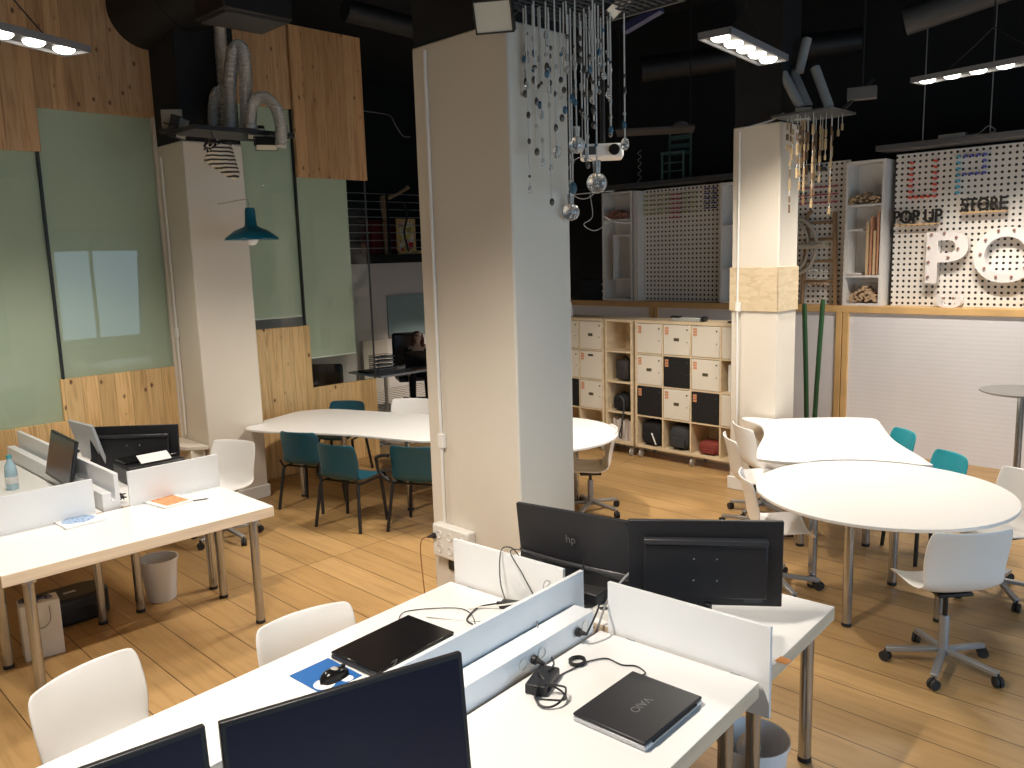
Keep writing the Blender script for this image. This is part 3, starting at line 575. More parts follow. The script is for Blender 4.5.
# the left cluster stands a little taller than the foreground one
KL = 0.975; ZL = 0.791
for o in list(COL.objects):
    if o.parent is None and 'label' in o and o.location.x < -4.9 and o['category'] in ('desk', 'cable trough', 'desk panel', 'monitor', 'booklet', 'pen', 'bottle', 'keyboard', 'mouse', 'box', 'printer'):
        o.location.x *= KL; o.location.y *= KL
        if o['category'] in ('desk', 'cable trough', 'desk panel'): o.scale = (KL, KL, ZL / 0.75)
        else: o.location.z += ZL - 0.75
for o in list(COL.objects):
    if o.parent is None and 'label' in o and o['category'] == 'cable' and o.type == 'MESH' and o.data.vertices[0].co.x < -5: o.data.transform(Matrix.Translation((0, 0, ZL - 0.75)) @ Matrix.Diagonal((KL, KL, 1, 1)))

# ---- under the left desk
t = thing('printer', 'dark rounded printer on the floor under the left end desk', 'printer', (-6.05, 1.63, 0), radians(90))
MB().prism([(0.24 * (abs(cos(a)) ** 0.6) * (1 if cos(a) > 0 else -1), 0.16 * (abs(sin(a)) ** 0.6) * (1 if sin(a) > 0 else -1)) for a in [k * pi / 16 for k in range(32)]], 0.0, 0.19).build('body', plain('printer_dark', (0.018, 0.022, 0.028), 0.45), t, bevel=0.03, seg=3)
MB().box(-0.16, 0.16, -0.163, -0.158, 0.04, 0.11).build('paper_tray', BLK, t); MB().box(-0.04, 0.04, -0.03, 0.0, 0.1885, 0.192).build('name_plate', SILV, t)
t = thing('gift_bag', 'tall white paper bag on the floor beside the left desk leg', 'bag', (-5.60, 1.33, 0), radians(82))
MB().prism([(-0.11, -0.07), (0.11, -0.07), (0.11, 0.07), (-0.11, 0.07)], 0, 0.36).build('bag_body', PAPER, t, bevel=0.004)
MB().tube(bezier([(-0.05, -0.072, 0.33), (-0.045, -0.09, 0.24), (0.0, -0.085, 0.20), (0.045, -0.09, 0.24), (0.05, -0.072, 0.33)]), 0.003, 6).build('handle', WIRE, t)
c_ = MB(); random.seed(3)
for i in range(10): x = random.uniform(-0.08, 0.08); y = random.uniform(-0.04, 0.04); c_.obox((x, y, 0.365), (0.05, 0.03, 0.02), Matrix.Rotation(random.random() * 3, 3, 'Z'))
c_.build('contents', plain('bag_contents', (0.12, 0.10, 0.16), 0.5), t)
def bin_(label, c, r0, r1, h, mat):
    t = thing('waste_bin', label, 'bin', c); MB().lathe([(0.0001, 0), (r0, 0), (r0 + 0.003, 0.006), (r1, h), (r1 + 0.007, h + 0.002), (r1 + 0.007, h - 0.014), (r1 - 0.004, h - 0.004), (r0 - 0.004, 0.012), (0.0001, 0.012)], n=32).build('bucket', mat, t, smooth=50)
    return t
bin_('frosted white waste bin on the floor under the left end desk', (-5.90, 2.20, 0), 0.10, 0.13, 0.31, TRANSW)
b = bin_('pale blue-white round waste bin under the right corner of the foreground cluster', (-1.60, 3.00, 0), 0.12, 0.15, 0.33, TRANSW)
tag(MB().ball((-1.59, 2.95, 0.31), 0.05, 10, 1.2).build('crumpled_paper', PAPER, smooth=0), 'crumpled white paper poking out of the round bin near the foreground desk legs', 'paper')

# ---- column socket box
t = thing('socket_box', 'white multi-socket box with a black plug at the foot of the central column', 'socket box', (-3.759, 3.225, 0.640), 0)
MB().box(-0.167, 0.167, -0.055, 0.012, -0.105, 0.105).build('housing', WPL, t, bevel=0.01, seg=3)
for x in (-0.100, 0.0, 0.100):
    for z in (-0.045, 0.045): socket(t, face_ny(x, -0.0555, z))
plug('black plug in the white socket box at the central column', (-3.896, 3.168, 0.670), (-0.3, -1, 0))
cable('brown cord hanging from the column socket box to the floor', [(-3.916, 3.12, 0.670), (-3.99, 3.12, 0.60), (-4.0, 3.14, 0.3), (-3.99, 3.16, 0.012)], 0.004, plain('cord_brown', (0.35, 0.16, 0.06), 0.6))
t = thing('wall_socket', 'black wall socket on the central column under the white box', 'socket', (-3.800, 3.24, 0.489)); MB().box(-0.05, 0.05, -0.012, 0, -0.05, 0.05).build('plate', BLKP, t, bevel=0.003); rc_ = MB(); rc_.T = face_ny(0, -0.012, 0); rc_.lathe([(0.03, 0.0), (0.03, 0.003), (0.0001, 0.002)], n=20); rc_.build('recess', DGREY, t)

# ================================================================== CHAIRS
def shell_mb(prof, nu=12, curl_back=0.05, curl_seat=0.035):
    rows = []; n = len(prof)
    for i, (y, z, w) in enumerate(prof):
        v = i / (n - 1); bk = max(0, min(1, (v - 0.45) / 0.2)); row = []
        for j in range(nu + 1):
            u = j / nu * 2 - 1
            row.append((u * w / 2, y + bk * curl_back * abs(u) ** 2.2, z + (1 - bk) * curl_seat * abs(u) ** 3.0))
        rows.append(row)
    return MB().sheet(rows)
def swivel_chair(label, loc, rz, group=None, turn=0.0, lift=0.0):
    # front is local +y; turn sets the angle of the star base
    t = thing('swivel_chair', label, 'chair', loc, rz, group)
    P = [(0.225, 0.412, 0.38), (0.215, 0.442, 0.44), (0.17, 0.462, 0.47), (0.08, 0.458, 0.48), (-0.02, 0.446, 0.48), (-0.11, 0.452, 0.475), (-0.165, 0.485, 0.46), (-0.19, 0.54, 0.46), (-0.20, 0.61, 0.475), (-0.215, 0.69, 0.485), (-0.235, 0.77, 0.48), (-0.252, 0.825, 0.465), (-0.258, 0.842, 0.42)]
    P = [(y, z + lift, w) for y, z, w in P]
    shell_mb(P).build('seat_shell', SHELL, t, solid=0.011, sub=1, smooth=80)
    MB().box(-0.10, 0.10, -0.10, 0.10, 0.415 + lift, 0.436 + lift).build('seat_plate', BLK, t, bevel=0.006)
    MB().cyl((0, 0, 0.30), (0, 0, 0.42 + lift), 0.014, n=16).build('gas_lift', BLK, t)
    MB().lathe([(0.028, 0.075), (0.028, 0.30), (0.024, 0.315), (0.0001, 0.315)], n=20).build('column', GREYM, t)
    st = MB()
    for k in range(5):
        a = turn + k * 2 * pi / 5; d = Vector((cos(a), sin(a), 0)); st.bar(d * 0.02 + Vector((0, 0, 0.105)), d * 0.30 + Vector((0, 0, 0.075)), 0.038, 0.026)
    st.build('star_base', GREYM, t, bevel=0.004)
    for k in range(5):
        a = turn + k * 2 * pi / 5; c = (0.30 * cos(a), 0.30 * sin(a)); e = a + 0.9; ax = Vector((cos(e), sin(e), 0)) * 0.021
        c0 = Vector((c[0], c[1], 0.0305)); m = MB(); m.cyl(c0 - ax, c0 - ax * 0.2, 0.030, n=16); m.cyl(c0 + ax * 0.2, c0 + ax, 0.030, n=16); m.cyl(c0, c0 + Vector((0, 0, 0.045)), 0.007, n=8); m.build('caster', RUBBER, t)
    return t
g = 'white swivel chairs'
A = swivel_chair('white swivel chair with its back to the camera at the round table', (-1.40, 4.83, 0), radians(139 - 90), g, 0.25, 0.045)
swivel_chair('white swivel chair at the table end right of the central column', (-4.77, 5.77, 0), radians(222 - 90), g, 0.25, -0.035)
A = swivel_chair('white swivel chair at the round table, half hidden by the black monitor back', (-2.64, 5.24, 0), radians(38 - 90), g, 0.25)
clone(A, (-3.36, 6.26, 0), radians(42 - 90), 'white swivel chair at the wavy table, nearest of the two by the right column')
clone(A, (-3.53, 6.74, 0), radians(52 - 90), 'white swivel chair at the wavy table, closest to the right column')
clone(A, (-1.46, 6.14, 0), radians(238 - 90), 'white swivel chair cropped by the right edge behind the round table')
clone(A, (-6.78, 3.13, 0), radians(295 - 90), 'white swivel chair beside the left column and left desk cluster')
clone(A, (-3.165, 0.985, 0), radians(17 - 90), 'white swivel chair behind the foreground desk, nearest to the bottom left corner')
clone(A, (-2.945, 1.765, 0), radians(-6 - 90), 'white swivel chair behind the foreground desk, next to the blue mouse pad')
clone(A, (-7.17, 5.50, 0), radians(-55 - 90), 'white swivel chair on the far side of the left meeting table')

def teal_chair(label, loc, rz, group, mat, arm=False):
    t = thing('visitor_chair', label, 'chair', loc, rz, group)
    P = [(0.235, 0.425, 0.36), (0.22, 0.448, 0.42), (0.15, 0.455, 0.45), (0.05, 0.445, 0.455), (-0.06, 0.438, 0.455), (-0.15, 0.448, 0.45), (-0.19, 0.49, 0.44), (-0.205, 0.55, 0.44), (-0.215, 0.63, 0.45), (-0.232, 0.71, 0.45), (-0.25, 0.775, 0.43), (-0.256, 0.795, 0.37)]
    shell_mb(P, curl_back=0.055, curl_seat=0.02).build('seat_shell', mat, t, solid=0.010, sub=1, smooth=80)
    for sx in (-1, 1):
        MB().tube([(sx * 0.235, 0.20, 0), (sx * 0.205, 0.175, 0.40), (sx * 0.20, 0.165, 0.425)], 0.0155, 10).build('leg', BLK, t)
        MB().tube([(sx * 0.255, -0.23, 0), (sx * 0.215, -0.175, 0.40), (sx * 0.21, -0.165, 0.425)], 0.0155, 10).build('leg', BLK, t)
        MB().tube([(sx * 0.20, 0.17, 0.424), (sx * 0.21, -0.17, 0.424), (sx * 0.218, -0.215, 0.50)], 0.011, 8).build('seat_rail', BLK, t)
    MB().tube([(-0.205, -0.10, 0.418), (0.205, -0.10, 0.418)], 0.010, 8).build('cross_rail', BLK, t)
    if arm: MB().tube(bezier([(-0.21, -0.23, 0.70), (-0.29, -0.20, 0.69), (-0.38, -0.14, 0.65), (-0.40, -0.10, 0.60), (-0.39, -0.08, 0.50), (-0.30, -0.06, 0.42), (-0.20, -0.05, 0.415)]), 0.016, 10).build('armrest', BLK, t)
    return t
g = 'dark teal chairs at the left meeting table'
T1 = teal_chair('dark teal four-legged chair at the left meeting table, leftmost of the near row', (-7.04, 4.20, 0), radians(113 - 90), g, TEAL)
clone(T1, (-6.26, 4.13, 0), radians(107 - 90), 'dark teal four-legged chair at the left meeting table, middle of the near row')
teal_chair('dark teal chair with a black armrest beside the central column', (-5.68, 4.50, 0), radians(116 - 90), g, TEAL, True)
clone(T1, (-7.90, 5.12, 0), radians(-58 - 90), 'dark teal four-legged chair on the far side of the left meeting table')
g = 'turquoise chairs behind the wavy table'
T5 = teal_chair('turquoise chair behind the tip of the wavy table, nearer to the round table', (-2.10, 6.60, 0), radians(230 - 90), g, TEALB)
clone(T5, (-2.68, 7.23, 0), radians(225 - 90), 'turquoise chair behind the wavy table, farther from the round table')

# ================================================================== MEETING TABLES
def tabletop_thing(name, label, pts, legs, zt=0.735, th=0.022, curve=True):
    c = Vector((sum(p[0] for p in pts) / len(pts), sum(p[1] for p in pts) / len(pts), 0))
    t = thing(name, label, 'table', (c.x, c.y, 0))
    q = [Vector((p[0] - c.x, p[1] - c.y, 0)) for p in pts]
    if curve:
        k = len(q); out = []
        for i in range(k):
            p0, p1, p2, p3 = q[i - 1], q[i], q[(i + 1) % k], q[(i + 2) % k]
            for j in range(6):
                u = j / 6; out.append(0.5 * ((2 * p1) + (p2 - p0) * u + (2 * p0 - 5 * p1 + 4 * p2 - p3) * u * u + (3 * p1 - p0 - 3 * p2 + p3) * u ** 3))
        q = out
    MB().prism([(v.x, v.y) for v in q], zt - th, zt).build('tabletop', WHITE, t, bevel=0.004)
    for x, y in legs: leg_mesh(t, x - c.x, y - c.y, zt - th)
    return t
rc = (-2.027, 5.50)
tabletop_thing('round_table', 'white round meeting table on steel legs, right side of the room', [(rc[0] + 0.805 * cos(a), rc[1] + 0.805 * sin(a)) for a in [k * 2 * pi / 72 for k in range(72)]], [(-2.02, 4.99), (-2.46, 5.44), (-1.61, 5.43), (-2.05, 5.84)], zt=0.78, curve=False)
w_ = [(-3.97, 7.12), (-3.67, 6.93), (-3.47, 6.62), (-3.36, 6.37), (-3.25, 6.10), (-3.13, 5.86), (-3.05, 5.78)] + [(rc[0] + 0.845 * cos(radians(a)), rc[1] + 0.845 * sin(radians(a))) for a in (155, 142, 128, 115, 102, 92)] + [(-1.99, 6.39), (-2.03, 6.44), (-2.15, 6.60), (-2.50, 7.03), (-2.81, 7.57), (-2.90, 7.74), (-3.01, 7.82), (-3.25, 7.70), (-3.53, 7.44), (-3.665, 7.30), (-3.70, 7.255), (-3.90, 7.225)]
tabletop_thing('wavy_table', 'white wavy-edged meeting table behind the round table, by the right column', w_, [(-2.50, 6.50), (-2.90, 6.17), (-3.3, 7.2), (-2.9, 7.3)], zt=0.78)
lc = (-5.14, 5.41)
tabletop_thing('round_table', 'white round table end showing right of the central column', [(lc[0] + 0.776 * cos(a), lc[1] + 0.776 * sin(a)) for a in [k * 2 * pi / 72 for k in range(72)]], [(-5.10, 5.95), (-4.85, 5.30), (-5.6, 5.2)], zt=0.78, curve=False)
l_ = [(-7.54, 3.80), (-7.30, 3.87), (-6.974, 4.055), (-6.499, 4.287), (-6.043, 4.433), (-5.723, 4.54), (-5.645, 4.656)] + [(lc[0] + 0.82 * cos(radians(a)), lc[1] + 0.82 * sin(radians(a))) for a in (235, 220, 205, 190, 175, 160)] + [(-6.06, 5.63), (-6.26, 5.57), (-6.596, 5.403), (-6.965, 5.277), (-7.42, 5.10), (-7.80, 4.94), (-7.98, 4.65), (-7.90, 4.36), (-7.83, 4.14), (-7.74, 4.08), (-7.685, 4.03), (-7.68, 3.93), (-7.64, 3.84)]
tabletop_thing('wavy_table', 'white wavy-edged meeting table among the dark teal chairs, left of the central column', l_, [(-7.40, 4.30), (-7.45, 4.85), (-6.16, 4.72)], zt=0.78)
# bistro table
t = thing('bistro_table', 'tall round grey bistro table by the white partition', 'table', (-1.86, 8.22, 0))
MB().lathe([(0.0001, 1.075), (0.30, 1.078), (0.33, 1.09), (0.33, 1.10), (0.0001, 1.10)], n=40).build('tabletop', plain('bistro_grey', (0.30, 0.30, 0.30), 0.4, metal=0.4), t, smooth=30)
MB().cyl((0, 0, 0.02), (0, 0, 1.08), 0.03, n=20).build('pole', STEEL, t); MB().lathe([(0.0001, 0), (0.24, 0), (0.24, 0.012), (0.05, 0.03), (0.0001, 0.03)], n=32).build('base', STEEL, t)
# plant with two tall green stems
t = thing('potted_cactus', 'two tall green columnar stems rising behind the wavy table', 'plant', (-4.05, 8.62, 0))
MB().lathe([(0.0001, 0), (0.11, 0), (0.14, 0.25), (0.15, 0.27), (0.13, 0.27), (0.125, 0.24), (0.0001, 0.24)], n=28).build('pot', plain('pot_grey', (0.2, 0.2, 0.2), 0.6), t)
GR = plain('stem_green', (0.018, 0.075, 0.022), 0.55, noise=0.25, scale=25)
for pts in (((0.04, 0.02, 0.24), (0.02, 0.0, 1.0), (-0.01, -0.02, 1.80)), ((0.09, 0.07, 0.24), (0.11, 0.09, 1.0), (0.135, 0.12, 1.84))):
    MB().tube(bezier(pts, 8), [0.027] * 16 + [0.022], 7).build('stem', GR, t, smooth=25)

# ================================================================== STORAGE UNITS
CW = plain('locker_white', (0.78, 0.73, 0.63), 0.5, noise=0.015); CB = plain('locker_black', (0.009, 0.009, 0.010), 0.7); ORG = plain('sticker_orange', (0.66, 0.30, 0.16), 0.6)
ZB = 0.13; PT = 0.366
def shelf_unit(label, s0, cols, thk=0.03):
    w = cols * (PT + (0.012 if cols == 1 else 0.004)) + thk; t = thing('shelving_unit', label, 'shelving', (s0, 7.74, 0), 0, 'birch shelving units on casters')
    MB().box(0, thk, 0, 0.39, ZB, 1.63).build('side_panel', 'shelf_birch', t, bevel=0.003); MB().box(w - thk, w, 0, 0.39, ZB, 1.63).build('side_panel', 'shelf_birch', t, bevel=0.003)
    MB().box(thk, w - thk, 0, 0.39, 1.60, 1.63).build('top_board', 'shelf_birch', t); MB().box(thk, w - thk, 0, 0.39, ZB, ZB + thk).build('bottom_board', 'shelf_birch', t)
    for c in range(1, cols): x = thk / 2 + c * (w - thk) / cols; MB().box(x - 0.009, x + 0.009, 0.002, 0.385, ZB + thk, 1.60).build('divider', 'shelf_birch', t)
    for r in range(1, 4): z = ZB + thk / 2 + r * PT; MB().box(thk, w - thk, 0.003, 0.385, z - 0.009, z + 0.009).build('shelf_board', 'shelf_birch', t)
    MB().box(0.02, w - 0.02, 0.382, 0.388, ZB + 0.01, 1.60).build('back_panel', 'shelf_birch', t)
    for x in ((0.05, w - 0.05) if cols < 3 else (0.05, w / 2, w - 0.05)):
        for y in (0.05, 0.34):
            m = MB(); m.cyl((x - 0.012, y, 0.045), (x + 0.012, y, 0.045), 0.045, n=20); m.box(x - 0.03, x + 0.03, y - 0.03, y + 0.03, ZB - 0.008, ZB); m.box(x - 0.02, x - 0.015, y - 0.012, y + 0.012, 0.045, ZB); m.box(x + 0.015, x + 0.02, y - 0.012, y + 0.012, 0.045, ZB); m.build('caster', plain('caster_grey', (0.45, 0.44, 0.40), 0.4), t)
    return t, w, thk
UR, UL, UN = shelf_unit('wide birch shelving unit by the right column, full of white and black boxes', -5.70, 4), shelf_unit('birch shelving unit cut off by the central column', -6.935, 2), shelf_unit('narrow single-column birch shelving unit between the two wider ones', -6.145, 1)
def cell(u, c, r):      # r = 0 top; returns cell x centre, bottom z, inner width
    t, w, thk = u; cols = 1 if u is UN else (4 if u is UR else 2); cw = (w - thk) / cols
    return t.location.x + thk / 2 + (c + 0.5) * cw, ZB + thk / 2 + (3 - r) * PT + 0.010, cw - 0.024
def locker(u, c, r, kind, label, sticker=True, lock=True):
    x, z, w = cell(u, c, r); h = PT - 0.026
    t = thing('storage_box', label, 'storage box', (x, 7.745, z), 0, 'boxes in the birch shelving'); mat = CB if kind == 'black' else CW
    MB().box(-w / 2, w / 2, 0.0, 0.36, 0.001, h).build('box_body', mat, t, bevel=0.004)
    MB().box(-w / 2 + 0.004, w / 2 - 0.004, -0.006, 0.0, 0.005, h - 0.004).build('front_panel', mat, t, bevel=0.002)
    if kind == 'drawer': MB().box(-0.035, 0.035, -0.0075, -0.006, h * 0.47, h * 0.47 + 0.035).build('finger_slot', plain('slot_bronze', (0.10, 0.08, 0.04), 0.4), t)
    if kind == 'black': MB().box(-0.04, 0.04, -0.0075, -0.006, h - 0.06, h - 0.035).build('finger_slot', BLK, t)
    if kind == 'box': MB().box(-0.04, 0.04, -0.0075, -0.006, h - 0.06, h - 0.035).build('finger_slot', BLK, t)
    if sticker:
        st = MB()
        for k in range(3):
            for q in range(2): st.box(-w / 2 + 0.022 + q * 0.024, -w / 2 + 0.043 + q * 0.024, -0.0078, -0.006, h - 0.05 - k * 0.03, h - 0.025 - k * 0.03)
        st.build('sticker', ORG, t)
    if lock:
        k = MB(); k.cyl((w / 2 - 0.035, -0.012, h - 0.05), (w / 2 - 0.035, -0.006, h - 0.05), 0.009, n=12); k.cyl((w / 2 - 0.035, -0.010, h * 0.45), (w / 2 - 0.035, -0.006, h * 0.45), 0.006, n=10); k.build('cam_lock', DGREY, t)
    return t
names = {0: 'top row', 1: 'second row', 2: 'third row'}; cn = ['first', 'second', 'third', 'fourth']
lay = [['door', 'drawer', 'door', 'drawer'], ['drawer', 'black', 'drawer', None], ['black', 'drawer', 'black', 'door']]
desc = {'door': 'plain white locker box', 'drawer': 'white locker box with a bronze slot', 'black': 'black storage box', 'box': 'white box with dark top slot'}
for r in range(3):
    for c in range(4):
        if lay[r][c]: locker(UR, c, r, lay[r][c], '%s in the wide shelving, %s, %s column' % (desc[lay[r][c]], names[r], cn[c]), sticker=c < 3)
x, z, w = cell(UR, 3, 1); t = thing('magazine_holder', 'pale magazine file in the wide shelving behind the right column edge', 'file holder', (x - 0.08, 7.80, z)); MB().box(-0.045, 0.045, 0, 0.26, 0.001, 0.30).build('case', PAPER, t, bevel=0.003); MB().cyl((0, -0.002, 0.06), (0, 0.001, 0.06), 0.014).build('pull_ring', DGREY, t)
for (c, r, k) in ((1, 0, 'drawer'), (1, 1, 'box'), (1, 2, 'drawer'), (0, 0, 'door'), (0, 1, 'door'), (0, 2, 'black')):
    locker(UL, c, r, k, '%s in the left shelving, %s, %s column' % (desc[k], names[r], 'right' if c else 'left'), sticker=(c == 1 and r > 0), lock=k != 'box')
def bag(name, label, cat, c, size, mat, strap=True, exp=3.2):
    t = thing(name, label, cat, c); sx, sy, sz = size; rows = []
    for i in range(13):
        ph = -pi / 2 + pi * i / 12; row = []
        for j in range(25):
            th = 2 * pi * j / 24; f = lambda v: (abs(v) ** (2 / exp)) * (1 if v > 0 else -1); w_ = 1 + 0.04 * sin(3 * th + i)
            row.append((sx / 2 * f(cos(ph)) * f(cos(th)) * w_, sy / 2 * f(cos(ph)) * f(sin(th)), sz / 2 * (1 + f(sin(ph)))))
        rows.append(row)
    MB().sheet(rows).build('bag_body', mat, t, smooth=70)
    MB().box(-sx * 0.30, sx * 0.30, -sy * 0.53, -sy * 0.44, sz * 0.12, sz * 0.5).build('front_pocket', mat, t, bevel=0.02, seg=3)
    if strap: MB().tube(bezier([(-sx * 0.15, 0, sz * 0.97), (-sx * 0.1, -0.01, sz * 1.08), (sx * 0.1, -0.01, sz * 1.08), (sx * 0.15, 0, sz * 0.97)]), 0.008, 8).build('handle', mat, t)
    return t
x, z, w = cell(UR, 0, 3); b = bag('backpack', 'black backpack in the lowest cell at the left of the wide shelving', 'bag', (x, 7.88, z + 0.004), (0.32, 0.24, 0.29), plain('bag_black', (0.008, 0.008, 0.01), 0.85)); MB().tube([(0.03, -0.135, 0.16), (0.07, -0.14, 0.08), (0.09, -0.135, 0.03)], 0.008, 6).build('white_strap', PAPER, b)
x, z, w = cell(UR, 1, 3); bag('sports_bag', 'dark grey rounded bag in the lowest cell of the wide shelving', 'bag', (x, 7.88, z + 0.004), (0.31, 0.24, 0.30), plain('bag_grey', (0.035, 0.038, 0.042), 0.8), exp=2.5)
x, z, w = cell(UR, 2, 3); bag('folded_jacket', 'folded dark red padded bag in the lowest cell of the wide shelving', 'bag', (x + 0.01, 7.90, z + 0.004), (0.29, 0.26, 0.15), plain('bag_red', (0.20, 0.03, 0.02), 0.8), False)
x, z, w = cell(UN, 0, 1); bag('shoulder_bag', 'dark brown shoulder bag in the narrow shelving, second cell from the top', 'bag', (x + 0.01, 7.88, z + 0.004), (0.22, 0.22, 0.26), plain('bag_brown', (0.035, 0.028, 0.03), 0.7))
x, z, w = cell(UN, 0, 2); bag('camera_bag', 'black camera bag with a dangling strap in the narrow shelving', 'bag', (x - 0.01, 7.88, z + 0.004), (0.26, 0.22, 0.20), MATS['bag_black'])
tag(MB().tube(bezier([(x - 0.02, 7.78, z + 0.15), (x + 0.03, 7.73, z + 0.19), (x + 0.09, 7.72, z + 0.12), (x + 0.07, 7.72, z - 0.1), (x + 0.02, 7.72, z - 0.28), (x + 0.05, 7.72, z - 0.30), (x + 0.06, 7.72, z - 0.12)]), 0.010, 6).build('hanging_strap', DGREY), 'grey strap dangling out of the narrow shelving over the magazines', 'strap')
x, z, w = cell(UN, 0, 3)
for k in range(9): tag(MB().box(-0.0115, 0.0115, 0, 0.22, 0, 0.27 - 0.01 * (k % 3)).build('magazine', plain('magazine_%d' % (k % 3), ((0.7, 0.66, 0.62), (0.55, 0.45, 0.4), (0.78, 0.75, 0.72))[k % 3], 0.6)), 'pale magazine standing in the lowest cell of the narrow shelving', 'magazine', 'magazines in the narrow shelving').location = (x - 0.12 + k * 0.030, 7.80, z + 0.001)
# on top of the shelving
t = thing('tape_gun', 'long grey tape dispenser lying on top of the wide shelving', 'tool', (-5.05, 7.86, 1.63), 0)
MB().box(-0.20, 0.16, -0.03, 0.03, 0.0, 0.04).build('body', plain('tool_grey', (0.45, 0.47, 0.46), 0.4), t, bevel=0.008); MB().box(-0.22, -0.10, -0.035, 0.035, 0.035, 0.055).build('handle', BLKP, t, bevel=0.006); MB().cyl((0.20, -0.03, 0.03), (0.20, 0.03, 0.03), 0.03, n=20).build('roll', BLKP, t)
t = thing('desk_stand', 'black folded stand on top of the wide shelving beside the right column', 'stand', (-4.42, 7.86, 1.63), 0)
MB().box(-0.12, 0.10, -0.05, 0.05, 0, 0.02).build('base', BLKP, t, bevel=0.006); MB().bar((0.05, 0, 0.02), (-0.03, 0, 0.17), 0.06, 0.02).build('arm', BLKP, t)
t = thing('milk_glass_vase', 'small white bottle rack on the shelving beside the central column', 'vase', (-6.80, 7.88, 1.63), 0); MB().lathe([(0.0001, 0), (0.035, 0), (0.035, 0.09), (0.018, 0.13), (0.018, 0.16), (0.0001, 0.16)], n=20).build('body', PAPER, t); MB().cyl((0, 0, 0.16), (0, 0, 0.17), 0.02).build('cap', WPL, t)
t = thing('storage_crate', 'black crate with a white zigzag side on the partition ledge beside the central column', 'crate', (-7.98, 9.86, 1.712)); MB().box(-0.22, 0.2, -0.12, 0.12, 0, 0.30).build('crate_body', BLKP, t, bevel=0.006)
z_ = MB(); z_.prism([(0.0, 0.0), (0.04, 0.0), (0.04, 0.06)], 0, 0.004)
zz = MB()
for k in range(3): zz.add([(0.201, -0.12, 0.02 + k * 0.1), (0.24, -0.12, 0.02 + k * 0.1), (0.24, -0.12, 0.09 + k * 0.1), (0.201, 0.1, 0.02 + k * 0.1), (0.24, 0.1, 0.02 + k * 0.1), (0.24, 0.1, 0.09 + k * 0.1)], [(0, 1, 2), (5, 4, 3), (0, 3, 4, 1), (1, 4, 5, 2), (2, 5, 3, 0)])
zz.build('zigzag_side', PAPER, t)

# ================================================================== PEGBOARD WALL ABOVE THE PARTITION
SHW = plain('shop_white', (0.78, 0.75, 0.72), 0.5)
PY = BT + 0.10
def pegboard(label, s0, s1, z1, grp='perforated display boards'):
    t = thing('pegboard', label, 'pegboard', ((s0 + s1) / 2, PY, 1.712), 0, grp); h = (s1 - s0) / 2
    MB().box(-h, h, 0, 0.02, 0, z1 - 1.712).build('board', 'pegboard', t)
    MB().box(-h, h, 0.02, 0.06, 0.0, 0.06).build('batten', SHW, t)
    return t
p1 = pegboard('perforated board between the two white cubicles left of the right column', -7.05, -5.76, 3.27)
p2 = pegboard('perforated board behind the wooden ladder, right of the right column', -5.0, -4.12, 3.40)
p3 = pegboard('perforated board with the big letters and colour peg letters', -3.60, -0.9, 3.40)
def pegrows(t, spec, mat_by):
    # short pegs pushed into the holes
    for (x0, x1, z0, z1, col, dx, dz, L) in spec:
        m = MB(); x = x0
        while x <= x1 + 1e-6:
            z = z0
            while z <= z1 + 1e-6: m.cyl((x, -0.05, z + 0.0), (x, 0, z), 0.010, n=8); m.box(x - L / 2, x + L / 2, -0.055, -0.045, z - 0.008, z + 0.008); z += dz
            x += dx
        o = m.build('peg_block', plain('peg_%s' % col, mat_by[col], 0.5), t); o['label'] = '%s block of pegs' % col
PC = {'green': (0.30, 0.36, 0.12), 'red': (0.50, 0.10, 0.12), 'navy': (0.06, 0.07, 0.22), 'scarlet': (0.75, 0.10, 0.06), 'cyan': (0.10, 0.45, 0.62), 'cobalt': (0.10, 0.12, 0.50)}
pegrows(p1, [(-0.58, -0.20, 1.22, 1.50, 'green', 0.125, 0.0625, 0.08), (-0.14, -0.05, 1.15, 1.50, 'red', 0.09, 0.0625, 0.08), (0.06, 0.30, 1.22, 1.50, 'green', 0.125, 0.0625, 0.08), (0.40, 0.60, 1.25, 1.52, 'navy', 0.11, 0.0625, 0.09)], PC)
def peg_letter(t, name, label, pts, col, r=0.014, L=0.08):
    m = MB()
    for x, z in pts: m.cyl((x, -L, z), (x, 0, z), r, n=10)
    o = m.build(name, plain('peg_%s' % col, PC[col], 0.45), t); o['label'] = label
q = 0.0625
peg_letter(p3, 'peg_letter_u', 'scarlet peg letter U', [(-1.17, 1.58 - k * q) for k in range(7)] + [(-0.92, 1.58 - k * q) for k in range(7)] + [(-1.17 + k * q, 1.58 - 6 * q) for k in range(1, 4)], 'scarlet')
peg_letter(p3, 'peg_letter_p', 'cyan upright of the peg letter P', [(-0.69, 1.60 - k * q) for k in range(7)], 'cyan')
peg_letter(p3, 'peg_letter_p', 'cobalt bowl of the peg letter P', [(-0.69 + k * q, 1.60) for k in range(1, 5)] + [(-0.44, 1.60 - k * q) for k in range(1, 4)] + [(-0.69 + k * q, 1.60 - 3 * q) for k in range(1, 5)], 'cobalt')
pegrows(p2, [(-0.1, 0.28, 1.22, 1.40, 'red', 0.12, 0.09, 0.14)], PC)
